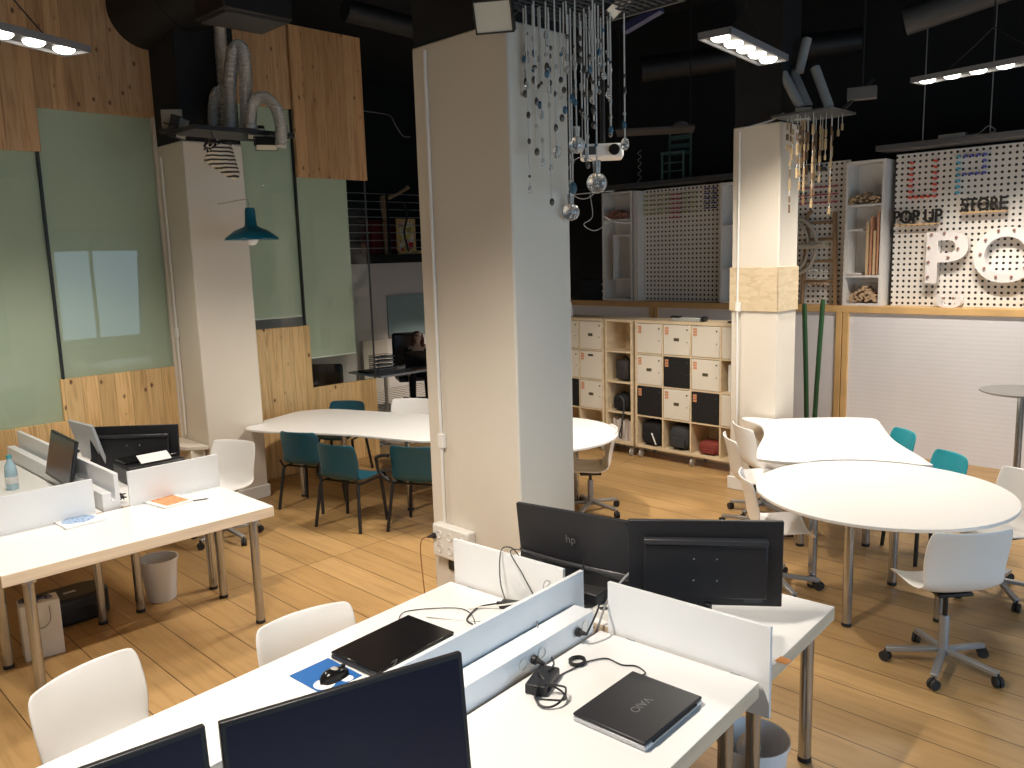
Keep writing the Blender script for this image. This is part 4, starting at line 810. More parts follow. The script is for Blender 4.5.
# word shelves
def word_shelf(word, label, x, z, w, size):
    t = thing('word_shelf', label, 'sign', (x, PY - 0.04, z), 0, 'small shelves with black standing letters')
    MB().box(-w / 2, w / 2, -0.06, 0.04, -0.012, 0).build('shelf_board', 'frame_pine', t)
    text_mesh('black_letters', word, size, BLK, t, Matrix.Translation((0, -0.03, size * 0.37)) @ Matrix.Rotation(pi / 2, 4, 'X') @ Matrix.Diagonal((0.78, 1, 1, 1)), 0.012, bold=0.004)
word_shelf('POP UP', 'small wooden shelf with black standing letters reading POP UP', -3.33, 2.625, 0.44, 0.20)
word_shelf('STORE', 'small wooden shelf with black standing letters reading STORE', -2.67, 2.725, 0.44, 0.185)
LETW = plain('letter_white', (0.80, 0.76, 0.74), 0.5); BULB = plain('marquee_bulb', (0.32, 0.16, 0.12), 0.3)
def marquee(ch, label, x, z, size, bulbs, sx=1.0, z0=None):
    t = thing('marquee_letter', label, 'letter', (x, PY - 0.07, z), radians(0), 'large white marquee letters')
    cu = bpy.data.curves.new('l', 'FONT'); cu.body = ch; cu.size = size; cu.extrude = 0.045; cu.offset = 0.018 * size; cu.align_x = 'CENTER'
    o = bpy.data.objects.new('l', cu); COL.objects.link(o); dg = bpy.context.evaluated_depsgraph_get(); me = bpy.data.meshes.new_from_object(o.evaluated_get(dg)); bpy.data.objects.remove(o)
    me.materials.clear(); me.materials.append(LETW); me.transform(Matrix.Diagonal((sx, 1, 1, 1))); me.transform(Matrix.Rotation(pi / 2, 4, 'X'))
    b = bpy.data.objects.new('letter_body', me); COL.objects.link(b); b.parent = t
    for bx, bz in bulbs: MB().ball((bx, -0.056, bz), 0.015, 8).build('bulb', BULB, t, smooth=60)
marquee('P', 'large white marquee letter P with small bulbs, upper left of the letters', -3.02, 1.985, 0.78, [(-0.15, 0.06), (-0.15, 0.22), (-0.15, 0.38), (-0.13, 0.52), (0.0, 0.53), (0.12, 0.48), (0.14, 0.36), (0.05, 0.27)], 1.15)
marquee('O', 'large white marquee letter O with small bulbs', -2.43, 2.0, 0.78, [(0.23 * cos(a), 0.28 + 0.25 * sin(a)) for a in [k * pi / 5 for k in range(10)]], 1.0)
marquee('U', 'white marquee letter whose tips rise above the ledge below the letter P', -2.95, 1.712, 0.18, [(-0.05, 0.10), (0.05, 0.10)], 2.2)
marquee('P', 'cropped white marquee letter at the right edge below the letter O', -2.12, 1.713, 0.46, [(-0.1, 0.05), (-0.1, 0.17), (-0.1, 0.30), (0.03, 0.30)], 1.1)
# top lamp shelves of the boards
def topshelf(label, s0, s1, z, mat):
    t = thing('lighting_ledge', label, 'ledge', ((s0 + s1) / 2, PY - 0.10, z)); h = (s1 - s0) / 2
    MB().box(-h, h, -0.20, 0.14, 0, 0.04).build('board', mat, t, bevel=0.004); MB().box(-h, h, -0.20, -0.18, 0.04, 0.06).build('front_lip', mat, t)
topshelf('dark ledge running along the top of the left perforated board', -7.55, -4.4, 3.30, DGREY)
topshelf('grey metal ledge over the board with the big letters', -3.72, -0.9, 3.43, plain('ledge_grey', (0.11, 0.11, 0.12), 0.45, metal=0.3))
t = thing('transformer', 'small grey box with a cable on the ledge above the big letters', 'box', (-2.98, PY - 0.14, 3.491)); MB().box(-0.13, 0.13, -0.06, 0.06, 0, 0.05).build('housing', GREYM, t, bevel=0.004); MB().tube(bezier([(0.13, 0, 0.02), (0.25, 0, 0.03), (0.33, 0, 0.09), (0.40, 0, 0.04), (0.36, 0, 0.02)]), 0.006, 6).build('cable', WIRE, t)
# white cubicles
def cubicle(label, s0, s1, z1, dep=0.30, shelves=(), frame=None):
    t = thing('display_cubicle', label, 'shelf', (s0, BT - 0.05, 1.712), 0, 'white display cubicles'); w = s1 - s0; h = z1 - 1.712; k = 0.03
    MB().box(0, k, 0, dep, 0, h).build('side_panel', SHW, t); MB().box(w - k, w, 0, dep, 0, h).build('side_panel', SHW, t)
    MB().box(k, w - k, 0, dep, h - k, h).build('top_board', SHW, t); MB().box(k, w - k, dep - 0.02, dep, 0, h - k).build('back_board', SHW, t); MB().box(k, w - k, 0, dep - 0.02, 0, k).build('bottom_board', SHW, t)
    for z in shelves: MB().box(k, w - k, 0, dep - 0.02, z - 0.012, z + 0.012).build('shelf_board', SHW, t)
    if frame:
        a, b, c, d = frame; m = MB(); m.box(a, b, 0.0, 0.2, c, c + 0.02); m.box(a, a + 0.02, 0.0, 0.2, c + 0.02, d - 0.02); m.box(a, b, 0.0, 0.2, d - 0.02, d); m.build('inner_frame', SHW, t)
    return t
cubicle('white cubicle with a twig bundle, left of the left perforated board', -7.70, -7.16, 3.27, shelves=(1.16,), frame=(0.20, 0.50, 0.30, 0.95))
MBx = MB().box(-7.13, -7.055, BT - 0.05, BT + 0.30, 1.712, 3.26); tag(MBx.build('divider_post', SHW), 'plain white upright board beside the cubicle with the twig bundle', 'panel')
cubicle('narrow white cubicle between the perforated board and the right column', -5.74, -5.2, 3.26, shelves=(0.45, 1.0))
cubicle('white cubicle with wooden sticks beside the board with the big letters', -4.10, -3.66, 3.36, shelves=(1.15, 0.34), frame=(0.03, 0.19, 0.36, 0.88))
def bundle(label, c, n_, L, r, mat, spread, seed):
    random.seed(seed); t = MB()
    for i in range(n_):
        x = random.uniform(-spread[0], spread[0]); z = r + random.uniform(0, spread[1]) * (1 - abs(x) / spread[0] * 0.6); t.cyl((c[0] + x, c[1], c[2] + z), (c[0] + x + random.uniform(-0.01, 0.01), c[1] + L, c[2] + z), r * random.uniform(0.7, 1.1), n=8)
    return tag(t.build('twig_bundle', mat), label, 'twigs', kind='stuff')
TW = plain('cut_twig', (0.52, 0.36, 0.22), 0.7, noise=0.3, scale=20)
bundle('stack of cut twigs in the cubicle beside the big letters, upper shelf', (-3.88, BT - 0.06, 2.876), 60, 0.2, 0.013, TW, (0.17, 0.12), 1)
bundle('stack of cut twigs at the foot of the cubicle beside the big letters', (-3.86, BT - 0.06, 1.744), 60, 0.2, 0.016, TW, (0.15, 0.17), 2)
bundle('bundle of reddish twigs on the shelf of the cubicle by the left perforated board', (-7.43, BT - 0.06, 2.886), 70, 0.2, 0.014, plain('twig_red', (0.36, 0.17, 0.13), 0.8, noise=0.3, scale=20), (0.22, 0.12), 4)
for k, (x, h, w) in enumerate(((-3.84, 0.60, 0.03), (-3.80, 0.66, 0.02), (-3.76, 0.50, 0.025), (-3.72, 0.72, 0.02))):
    tag(MB().box(x - w / 2, x + w / 2, BT - 0.03, BT + 0.1, 2.07, 2.07 + h).build('wooden_stick', plain('slat_wood_%d' % (k % 2), ((0.66, 0.47, 0.28), (0.60, 0.30, 0.18))[k % 2], 0.6)), 'wooden stick leaning upright in the cubicle beside the big letters', 'stick', 'sticks in the cubicle')
# wooden ladder with hanging things
t = thing('wooden_ladder', 'rough wooden ladder leaning on the perforated board right of the right column', 'ladder', (-4.42, PY - 0.06, 1.714)); LW = plain('ladder_wood', (0.32, 0.20, 0.11), 0.7, noise=0.15)
MB().tube(bezier([(-0.22, 0, 0), (-0.20, 0, 0.5), (-0.16, 0, 0.85), (-0.18, 0, 1.05), (-0.12, 0, 1.12)]), 0.025, 8).build('rail', LW, t); MB().bar((0.20, 0, 0), (0.16, 0, 1.10), 0.04, 0.04).build('rail', LW, t)
for z in (0.28, 0.52, 0.78, 0.98): MB().cyl((-0.19, 0, z), (0.18, 0, z), 0.016, n=10).build('rung', LW, t)
random.seed(5)
for k, (z, col) in enumerate(((0.40, (0.7, 0.66, 0.6)), (0.32, (0.6, 0.58, 0.55)), (0.24, (0.45, 0.3, 0.2)), (0.72, (0.5, 0.5, 0.3)))):
    m = MB()
    for i in range(7): x = -0.12 + i * 0.038 + random.uniform(-0.01, 0.01); m.ball((-4.42 + x, PY - 0.11, 1.714 + z + random.uniform(-0.01, 0.01)), 0.018, 6)
    tag(m.build('stone_string', plain('stones_%d' % k, col, 0.6)), 'string of small %s hanging on the wooden ladder' % ('white stones, upper of the pair', 'white stones, lower of the pair', 'brown stones near its foot', 'olive stones near its top')[k] if False else ['string of white stones on the middle of the wooden ladder', 'string of grey stones under the white ones on the wooden ladder', 'string of brown stones near the foot of the wooden ladder', 'string of olive stones near the top of the wooden ladder'][k], 'string of stones')
t = thing('driftwood_hoop', 'pale driftwood hoop beside the wooden ladder', 'hoop', (-4.72, PY - 0.14, 2.42)); DW = plain('driftwood', (0.48, 0.43, 0.36), 0.8, noise=0.15)
MB().tube([(0.28 * cos(a), 0.01 * sin(5 * a), 0.34 * sin(a)) for a in [k * 2 * pi / 28 for k in range(28)]], 0.022, 8, closed=True).build('outer_hoop', DW, t)
MB().tube([(0.14 * cos(a) + 0.03, 0.01, 0.28 * sin(a)) for a in [k * 2 * pi / 24 for k in range(24)]], 0.016, 8, closed=True).build('inner_hoop', DW, t)
MB().tube(bezier([(-0.2, -0.04, 0.0), (0.05, -0.05, 0.0), (0.25, -0.05, -0.01), (0.40, -0.05, 0.02)]), 0.03, 8).build('cross_branch', DW, t)
# green ladder-back chair on the ledge
def high_chair(label, c, rz, mat):
    t = thing('ladderback_chair', label, 'chair', c, rz)
    for x in (-0.17, 0.17): MB().cyl((x, 0.15, 0), (x, 0.17, 0.80), 0.018, n=10).build('leg', mat, t); MB().cyl((x, -0.15, 0), (x, -0.15, 0.42), 0.018, n=10).build('leg', mat, t)
    for z in (0.52, 0.64, 0.76): MB().box(-0.165, 0.165, 0.150, 0.168, z - 0.03, z + 0.03).build('back_slat', mat, t)
    MB().box(-0.19, 0.19, -0.17, 0.14, 0.385, 0.42).build('seat', mat, t, bevel=0.006)
    for z in (0.14, 0.26): MB().cyl((-0.17, -0.15, z), (0.17, -0.15, z), 0.010, n=8).build('stretcher', mat, t)
    return t
GC = plain('chair_green', (0.045, 0.10, 0.085), 0.6)
high_chair('small dark green ladder-back chair standing on top of the left perforated board', (-6.45, PY - 0.10, 3.342), radians(10), GC).scale = (0.9, 0.8, 0.92)
tag(MB().bar((-4.92, PY - 0.1, 3.345), (-4.86, PY - 0.1, 3.90), 0.07, 0.02).build('green_plank', GC), 'dark green plank leaning on the ledge beside the right column', 'plank')
tag(MB().tube([(-7.02 + 0.03 * cos(k * 0.8), PY - 0.15, 3.345 + k * 0.012) for k in range(40)], 0.004, 5).build('wire_spiral', WIRE), 'thin wire spiral standing on the ledge above the left perforated board', 'wire')

# ================================================================== LAMPS
SPOTK = 4.0
LED = emit('led_glow', (1.0, 0.93, 0.8), 8)
def panel_lamp(label, c, ang, L=1.15, Wd=0.25, n_=5, power=60, top=5.9, roll=0.0, col=WARM):
    t = thing('panel_lamp', label, 'lamp', c, ang, 'suspended LED panel lamps')
    t.rotation_euler = (roll, 0, ang)
    m = MB(); m.box(-L / 2, L / 2, -Wd / 2, -Wd / 2 + 0.015, -0.008, 0.03); m.box(-L / 2, L / 2, Wd / 2 - 0.015, Wd / 2, -0.008, 0.03); m.box(-L / 2, -L / 2 + 0.015, -Wd / 2, Wd / 2, -0.008, 0.03); m.box(L / 2 - 0.015, L / 2, -Wd / 2, Wd / 2, -0.008, 0.03); m.box(-L / 2, L / 2, -Wd / 2, Wd / 2, 0.028, 0.04)
    m.build('housing', plain('lamp_grey', (0.22, 0.22, 0.23), 0.5), t)
    MB().box(-L / 2 + 0.015, L / 2 - 0.015, -Wd / 2 + 0.015, Wd / 2 - 0.015, 0.012, 0.016).build('reflector_plate', DGREY, t)
    for i in range(n_): x = -L / 2 + L * (i + 0.5) / n_; MB().lathe([(0.0001, -0.022), (0.05, -0.016), (0.068, 0.0), (0.068, 0.012), (0.0001, 0.0125)], (x, 0, 0), 20).build('led_lens', LED, t)
    for x in (-L * 0.3, L * 0.3): MB().tube(bezier([(x, 0, 0.045), (x * 0.4, 0, 0.22), (0, 0, 0.35)]), 0.005, 6).build('hanger_wire', BLK, t)
    MB().cyl((0, 0, 0.33), (0, 0, top - c[2] - 0.002), 0.006, n=8).build('suspension_rod', BLK, t)
    for i in range(n_):
        x = -L / 2 + L * (i + 0.5) / n_; d = bpy.data.lights.new('led_light', 'SPOT'); d.energy = power * SPOTK / n_; d.color = col; d.spot_size = radians(122); d.spot_blend = 0.6; d.shadow_soft_size = 0.05
        o = bpy.data.objects.new('led_light', d); COL.objects.link(o); o.parent = t; o.location = (x, 0, -0.08)
    return t
panel_lamp('bright LED panel lamp hanging in the upper middle right', (-3.32, 5.94, 3.90), radians(97), power=84)
panel_lamp('bright LED panel lamp hanging at the upper right above the big letters', (-2.28, 8.33, 3.90), radians(-9), 1.35, 0.2, 6, power=85)
panel_lamp('LED panel lamp cropped by the upper left edge', (-6.18, 1.66, 3.90), radians(113), power=64)
panel_lamp('LED panel lamp above the foreground desks, over the frame', (-2.5, 0.9, 3.90), radians(95), power=125)
panel_lamp('LED panel lamp over the left meeting table, hidden behind the central column', (-5.15, 4.85, 3.9), radians(135), 0.8, 0.25, 4, power=82)  # added lamp, out of sight, to light the left tables and the centre
panel_lamp('LED panel lamp in the office above the mosaic floor', (-10.9, 9.9, 2.24), radians(90), 0.8, 0.2, 3, power=60, top=5.9)  # added to brighten the office, kept unseen behind the central column
def flood(label, c, d, size=0.2, glow=0.0, power=0, col=WARM):
    # d: direction the glass faces
    t = thing('floodlight', label, 'lamp', c, 0, 'black floodlights on the columns'); d = Vector(d).normalized(); R = d.to_track_quat('Z', 'Y').to_matrix().to_4x4(); s = size
    m = MB(); m.T = R; m.box(-s / 2, s / 2, -s * 0.4, s * 0.4, -s * 0.35, -0.012)
    m.box(-s / 2, s / 2, -s * 0.4, -s * 0.36, -0.012, 0.0); m.box(-s / 2, s / 2, s * 0.36, s * 0.4, -0.012, 0.0); m.box(-s / 2, -s * 0.46, -s * 0.4, s * 0.4, -0.012, 0.0); m.box(s * 0.46, s / 2, -s * 0.4, s * 0.4, -0.012, 0.0); m.build('housing', BLK, t)
    m = MB(); m.T = R; m.box(-s * 0.46, s * 0.46, -s * 0.36, s * 0.36, -0.010, -0.005)
    m.build('front_glass', plain('flood_glass', (0.55, 0.53, 0.45), 0.2), t)
    m = MB(); m.T = R; m.tube([(-s * 0.52, 0, -s * 0.1), (-s * 0.55, 0, -s * 0.5), (s * 0.55, 0, -s * 0.5), (s * 0.52, 0, -s * 0.1)], 0.008, 6); m.build('bracket', BLK, t)
    return t
flood('black floodlight at the top of the central column above its beige face', (-3.131, 3.073, 3.602), (0.5, -0.75, -0.45), 0.20, 0.5)
flood('black floodlight at the top edge beside the glass bead chandelier', (-2.834, 3.754, 3.723), (0.6, 0.3, -0.85), 0.22, 0.9)
flood('small black floodlight under the white tubes on the right column', (-3.497, 7.283, 3.585), (0.6, -0.75, -0.35), 0.16, 0.9)
flood('black floodlight seen from the side at the top of the left column', (-7.529, 3.404, 3.632), (0.75, 0.75, -0.35), 0.24, 0.6)
flood('small lit floodlight beside the right silver flexible duct', (-7.102, 3.891, 3.575), (0.8, -0.3, -0.6), 0.15, 1.5)
flood('small flat black floodlight below the right silver flexible duct', (-7.020, 3.945, 3.446), (0.2, -0.1, -1.0), 0.2, 0)
t = thing('reflector_plate', 'grey-beige metal plate fixed beside the floodlight on the left column', 'plate', (-7.762, 3.413, 3.751)); MB().obox((0, 0, 0), (0.19, 0.015, 0.17), Matrix.Rotation(radians(50), 3, 'Z')).build('plate', plain('plate_beige', (0.36, 0.33, 0.27), 0.5), t, bevel=0.003); MB().obox((0.004, -0.012, -0.11), (0.21, 0.10, 0.03), Matrix.Rotation(radians(50), 3, 'Z')).build('lower_flange', BLK, t)
# blue enamel pendant
LX = (-7.090, 3.764, 2.621)
t = thing('enamel_lamp', 'petrol blue enamel shade lamp beside the left column', 'lamp', (-7.090, 3.764, 2.621))
BE = plain('blue_enamel', (0.005, 0.12, 0.18), 0.3)
MB().lathe([(0.225, 0.0), (0.24, 0.0), (0.235, 0.02), (0.15, 0.085), (0.075, 0.115), (0.055, 0.13), (0.045, 0.27), (0.038, 0.29), (0.0001, 0.29)], n=40).build('lamp_shade', BE, t, smooth=50)
MB().ball((0, 0, 0.0), 0.055, 12, 0.9).build('bulb', PAPER, t, smooth=80); 
MB().tube(bezier([(0, 0, 0.28), (-0.02, 0.02, 0.34), (-0.08, 0.0, 0.37), (-7.70 - LX[0], 0.0, 0.36)]), 0.006, 8).build('wall_arm', CREAM, t)

# ================================================================== MOBILES ON THE COLUMNS
# -- glass bead chandelier
gx, gy, gz = -2.86, 3.50, 3.70
t = thing('bead_chandelier', 'chandelier of cords with glass beads and crystal globes on the central column', 'chandelier', (gx, gy, gz)); ch = t
m = MB()
for k in range(15): m.box(-0.33 + k * 0.046, -0.325 + k * 0.046 + 0.004, -0.33, 0.36, 0, 0.008); m.box(-0.33, 0.33, -0.33 + k * 0.048, -0.325 + k * 0.048, 0.008, 0.014)
m.box(-0.34, -0.32, -0.34, 0.37, -0.01, 0.02); m.box(0.32, 0.34, -0.34, 0.37, -0.01, 0.02); m.box(-0.34, 0.34, -0.34, -0.32, -0.01, 0.02); m.box(-0.34, 0.34, 0.36, 0.38, -0.01, 0.02)
m.build('ceiling_grid', DGREY, t)
CORD = plain('cord_pale', (0.60, 0.59, 0.56), 0.6)
CR = newmat('crystal'); CR[3].inputs['Base Color'].default_value = (0.85, 0.88, 0.9, 1); CR[3].inputs['Roughness'].default_value = 0.05; CR[3].inputs['Transmission Weight'].default_value = 0.85; CR[3].inputs['IOR'].default_value = 1.5; CR = CR[0]
BGL = newmat('blue_glass'); BGL[3].inputs['Base Color'].default_value = (0.08, 0.20, 0.30, 1); BGL[3].inputs['Roughness'].default_value = 0.1; BGL[3].inputs['Transmission Weight'].default_value = 0.4; BGL = BGL[0]
SMK = plain('smoky_bead', (0.14, 0.13, 0.12), 0.1, metal=0.6)
strands = [(-3.180, 3.337, 3.265), (-3.132, 3.314, 2.756), (-3.053, 3.292, 2.946), (-3.096, 3.384, 2.904), (-3.017, 3.344, 3.342), (-3.076, 3.428, 2.691), (-2.957, 3.344, 2.939), (-3.043, 3.487, 3.136), (-2.944, 3.421, 3.359), (-3.014, 3.535, 2.765), (-3.098, 3.613, 2.983), (-2.906, 3.446, 2.976), (-3.136, 3.768, 3.208), (-2.965, 3.591, 2.924), (-2.925, 3.587, 3.378), (-2.818, 3.483, 3.071), (-2.878, 3.575, 2.783), (-3.015, 3.795, 3.432), (-2.804, 3.553, 3.323), (-2.881, 3.707, 3.072), (-2.995, 3.881, 3.078), (-2.882, 3.834, 3.007), (-3.019, 3.673, 2.897), (-3.144, 3.665, 2.645), (-3.113, 3.389, 3.204), (-3.035, 3.637, 3.456), (-3.170, 3.356, 3.441), (-3.098, 3.331, 3.323), (-3.138, 3.500, 3.298), (-2.967, 3.426, 3.161), (-3.040, 3.597, 3.294), (-2.969, 3.655, 3.237), (-2.881, 3.607, 3.271), (-2.974, 3.803, 3.281)]
big = {16: 0.056, 23: 0.05, 11: 0.045, 21: 0.024, 9: 0.022, 6: 0.022}
random.seed(11)
for i, p in enumerate(strands):
    x, y, z = Vector(p) - Vector((gx, gy, gz)); x = max(-0.31, min(0.31, x)); y = max(-0.31, min(0.35, y))
    pts = [(x, y, 0.0), (x + random.uniform(-.004, .004), y, z * 0.5), (x, y, z)]
    cd = MB().tube(bezier(pts, 3), 0.0042, 6).build('strand', CORD, t)
    nb = random.randint(2, 4)
    for k in range(nb): zz_ = z * (1 - 0.6 * (k + 0.5 + random.random() * 0.5) / nb); MB().ball((x + random.uniform(-.006, .006), y, zz_), random.uniform(0.008, 0.014), 8, random.uniform(0.9, 2.2)).build('bead', random.choice((CR, SMK, CR, SMK, CR, BGL, SMK)), cd, smooth=0 if i % 2 else 60)
    r = big.get(i, 0.014)
    m = MB(); m.ball((x, y, z), r, 12, 1.0 if r > 0.03 else 1.5)
    if r > 0.03: m.cyl((x, y, z + r * 0.85), (x, y, z + r * 2.1), r * 0.34, r * 0.42, n=12)
    m.build('pendant', CR if r > 0.03 else (SMK, CR, SMK, CR, BGL)[i % 5], cd, smooth=0 if r > 0.03 else 60)
t = thing('wire_sculpture', 'wire hoop and curls hanging behind the lowest crystal globes', 'wire', (-3.428, 4.119, 2.880)); 
MB().tube([(0.105 * cos(a) * 0.7, 0.105 * cos(a) * 0.7, 0.13 * sin(a)) for a in [k * 2 * pi / 24 for k in range(24)]], 0.003, 6, closed=True).build('hoop', WIRE, t)
MB().tube([(-0.10, -0.10, -0.105), (0.14, 0.14, -0.085)], 0.003, 6).build('cross_wire', WIRE, t)
MB().tube(bezier([(0.03, 0.03, -0.10), (0.04, 0.04, -0.24), (0.0, 0.0, -0.29), (0.05, 0.05, -0.33), (0.11, 0.11, -0.28), (0.09, 0.09, -0.24), (0.14, 0.14, -0.28), (0.22, 0.22, -0.29)]), 0.0022, 6).build('curl', WIRE, t)
MB().cyl((0, 0, 0.13), (0, 0, 2.9), 0.003, n=6).build('hanging_wire', WIRE, t)
# -- projector and slab
t = thing('projector', 'white ceiling projector behind the crystal globes', 'projector', (-3.998, 5.043, 3.161), radians(40))
MB().box(-0.17, 0.15, -0.12, 0.12, -0.055, 0.05).build('housing', WPL, t, bevel=0.02, seg=3); MB().cyl((0.08, -0.118, 0.0), (0.08, -0.145, 0.0), 0.04, n=24).build('lens', BLKG, t); MB().box(-0.16, -0.05, -0.123, -0.118, -0.03, 0.03).build('vent', DGREY, t); MB().cyl((0, 0, 0.05), (0, 0, 2.2), 0.02, n=12).build('ceiling_mount', BLK, t)
t = thing('suspended_shelf', 'thin dusty shelf hanging in the dark above the green chair', 'shelf', (-5.418, 7.752, 3.713), radians(35))
MB().box(-0.42, 0.42, -0.22, 0.22, -0.012, 0.012).build('shelf_board', plain('dusty', (0.045, 0.04, 0.04), 0.7), t); MB().ball((0.28, 0.0, 0.05), 0.08, 8, 0.5).build('draped_cloth', plain('cloth_dusty', (0.25, 0.22, 0.21), 0.9), t)
for x in (-0.38, 0.38): MB().cyl((x, 0, 0.012), (x, 0, 2.1), 0.005, n=6).build('hanging_wire', BLK, t)
tag(MB().bar((-3.582, 4.764, 3.906), (-3.294, 4.784, 3.988), 0.06, 0.05).cyl((-3.426, 4.789, 3.961), tuple(Vector((-3.426, 4.789, 3.961)) + Vector((0, 0, 2.2))), 0.006, n=6).build('light_bar', plain('bar_violet', (0.03, 0.035, 0.10), 0.4)), 'dull violet light bar near the top edge right of the bead chandelier', 'light bar')

# -- bamboo chime on the right column
c0 = Vector((-3.45, 7.30, 3.55)); t = thing('bamboo_mobile', 'hanging mobile of bamboo segments under a metal tray on the right column', 'mobile', c0)
m = MB(); m.box(-0.22, 0.33, -0.28, 0.22, 0, 0.02); m.build('metal_tray', plain('tray_metal', (0.08, 0.085, 0.09), 0.35, metal=0.5), t)
BAM = [plain('bamboo_light', (0.36, 0.26, 0.14), 0.6, noise=0.2), plain('bamboo_brown', (0.14, 0.08, 0.04), 0.6, noise=0.2)]
random.seed(21)
for i, p in enumerate([(-3.570, 7.141, 3.271), (-3.532, 7.128, 2.715), (-3.426, 7.012, 3.008), (-3.463, 7.170, 2.914), (-3.380, 7.081, 2.783), (-3.445, 7.269, 2.960), (-3.303, 7.077, 2.744), (-3.418, 7.386, 3.042), (-3.319, 7.255, 2.975), (-3.253, 7.218, 3.156), (-3.321, 7.497, 3.109), (-3.231, 7.281, 2.691), (-3.235, 7.427, 3.374), (-3.170, 7.357, 3.412), (-3.507, 7.112, 3.176), (-3.514, 7.306, 3.117), (-3.414, 7.223, 3.259), (-3.393, 7.301, 2.869), (-3.348, 7.361, 3.261)]):
    v = Vector(p) - c0; v.x = max(-0.20, min(0.31, v.x)); v.y = max(-0.26, min(0.20, v.y))
    s_ = MB().cyl((v.x, v.y, v.z), (v.x, v.y, 0), 0.003, n=6).build('string', CORD, t); zz_ = v.z
    while zz_ < -0.10:
        L = random.uniform(0.04, 0.10)
        MB().cyl((v.x, v.y, zz_), (v.x, v.y, zz_ + L), 0.008 + random.random() * 0.006, n=8).build('bamboo_segment', BAM[0 if random.random() < 0.65 else 1], s_); zz_ += L + random.uniform(0.0, 0.07)
t = thing('cardboard_tubes', 'cluster of grey tubes splayed above the metal tray on the right column', 'tubes', (-3.506, 7.359, 3.646)); TB = plain('tube_grey', (0.36, 0.37, 0.37), 0.6); o0 = Vector((-3.506, 7.359, 3.646))
for a, b in (((-3.730, 7.351, 3.975), (-3.514, 7.278, 3.638)), ((-3.716, 7.516, 4.012), (-3.519, 7.424, 3.671)), ((-3.480, 7.463, 3.999), (-3.314, 7.405, 3.632)), ((-3.603, 7.547, 4.285), (-3.628, 7.456, 3.989))):
    MB().cyl(Vector(a) - o0, Vector(b) - o0, 0.042, 0.042 if a[2] < 4.3 else 0.012, n=16).build('tube', TB, t)
t = thing('ceiling_bracket', 'grey metal bracket box on a slanted arm right of the grey tubes', 'bracket', (-3.330, 8.150, 3.838), radians(20)); MB().box(-0.13, 0.13, -0.06, 0.06, -0.06, 0.05).build('box_body', plain('bracket_grey', (0.13, 0.125, 0.12), 0.6), t, bevel=0.004); MB().bar((-0.2, 0, -0.17), (0.10, 0, 0.12), 0.04, 0.03).build('arm', BLK, t); MB().cyl((0, 0, 0.05), (0, 0, 1.4), 0.012, n=8).build('rod', BLK, t)
tag(MB().tube(bezier([(-3.940, 7.036, 3.498), (-3.871, 7.110, 3.522), (-3.765, 7.225, 3.563), (-3.693, 7.311, 3.623)]), 0.008, 6).build('cable', WIRE), 'pale cable draped over the top of the right column', 'cable')

# -- flexible ducts on the left column
t = thing('duct_tray', 'dark metal tray on the left column carrying the silver ducts', 'tray', (-7.280, 3.787, 3.588)); MB().box(-0.24, 0.22, -0.50, 0.48, -0.02, 0.02).build('tray', BLKP, t, bevel=0.004)
MB().box(-0.24, -0.22, -0.50, 0.48, 0.02, 0.05).build('rim', DGREY, t)
def flex(label, pts, r=0.062):
    t = thing('flexible_duct', label, 'duct', pts[0], 0, 'silver flexible ducts'); P = bezier([Vector(p) - Vector(pts[0]) for p in pts], 14)
    P2 = []; R_ = []
    for i, p in enumerate(P): P2.append(p); R_.append(r * (1.0 if i % 2 else 0.93))
    MB().tube(P2, R_, 16).build('ribbed_hose', 'duct', t, smooth=20)
    MB().cyl((0, 0, -0.01), (0, 0, 0.03), r * 1.08, n=20).build('collar', GREYM, t)
flex('short silver flexible duct bending over at the left of the duct cluster', [(-7.478, 3.676, 3.657), (-7.498, 3.705, 3.877), (-7.481, 3.745, 3.985), (-7.435, 3.775, 3.910)], 0.055)
flex('tall silver flexible duct folded like a narrow arch', [(-7.267, 3.733, 3.609), (-7.310, 3.782, 4.024), (-7.316, 3.838, 4.303), (-7.283, 3.886, 4.374), (-7.243, 3.906, 4.282), (-7.202, 3.879, 3.975), (-7.162, 3.835, 3.596)], 0.062)
flex('silver flexible duct rising straight up behind the arched one', [(-7.543, 3.826, 3.660), (-7.590, 3.862, 4.033), (-7.643, 3.891, 4.407), (-7.687, 3.922, 4.744)], 0.06)
flex('silver flexible duct curving down to the right like a hook', [(-7.092, 3.840, 3.622), (-7.103, 3.872, 3.819), (-7.039, 3.953, 3.897), (-6.947, 4.023, 3.795), (-6.899, 4.031, 3.614), (-6.883, 4.009, 3.444)], 0.055)
t = thing('foil_cone', 'black and white knitted cone stuffed with shiny foil under the duct tray', 'cone', (-7.060, 3.488, 3.376)); ax = (Vector((-6.929, 3.572, 3.163)) - Vector((-7.060, 3.488, 3.376)))
m_, N, L, B = newmat('striped_knit'); wv = N.new('ShaderNodeTexWave'); wv.bands_direction = 'Z'; wv.inputs['Scale'].default_value = 9; wv.inputs['Distortion'].default_value = 2.0; L.new(mapping(N, L, (1, 1, 1)), wv.inputs['Vector']); L.new(ramp(N, L, wv.outputs[0], [(0.35, (0.02, 0.02, 0.02)), (0.5, (0.68, 0.62, 0.52))]), B.inputs['Base Color'])
MB().cyl((0, 0, 0), tuple(ax), 0.14, 0.045, n=20).build('knitted_cone', m_, t); MB().cyl((0, 0, 0), (-0.12, 0.0, 3.613 - t.location.z), 0.004, n=6).build('hanging_cord', BLK, t); m = MB(); random.seed(9)
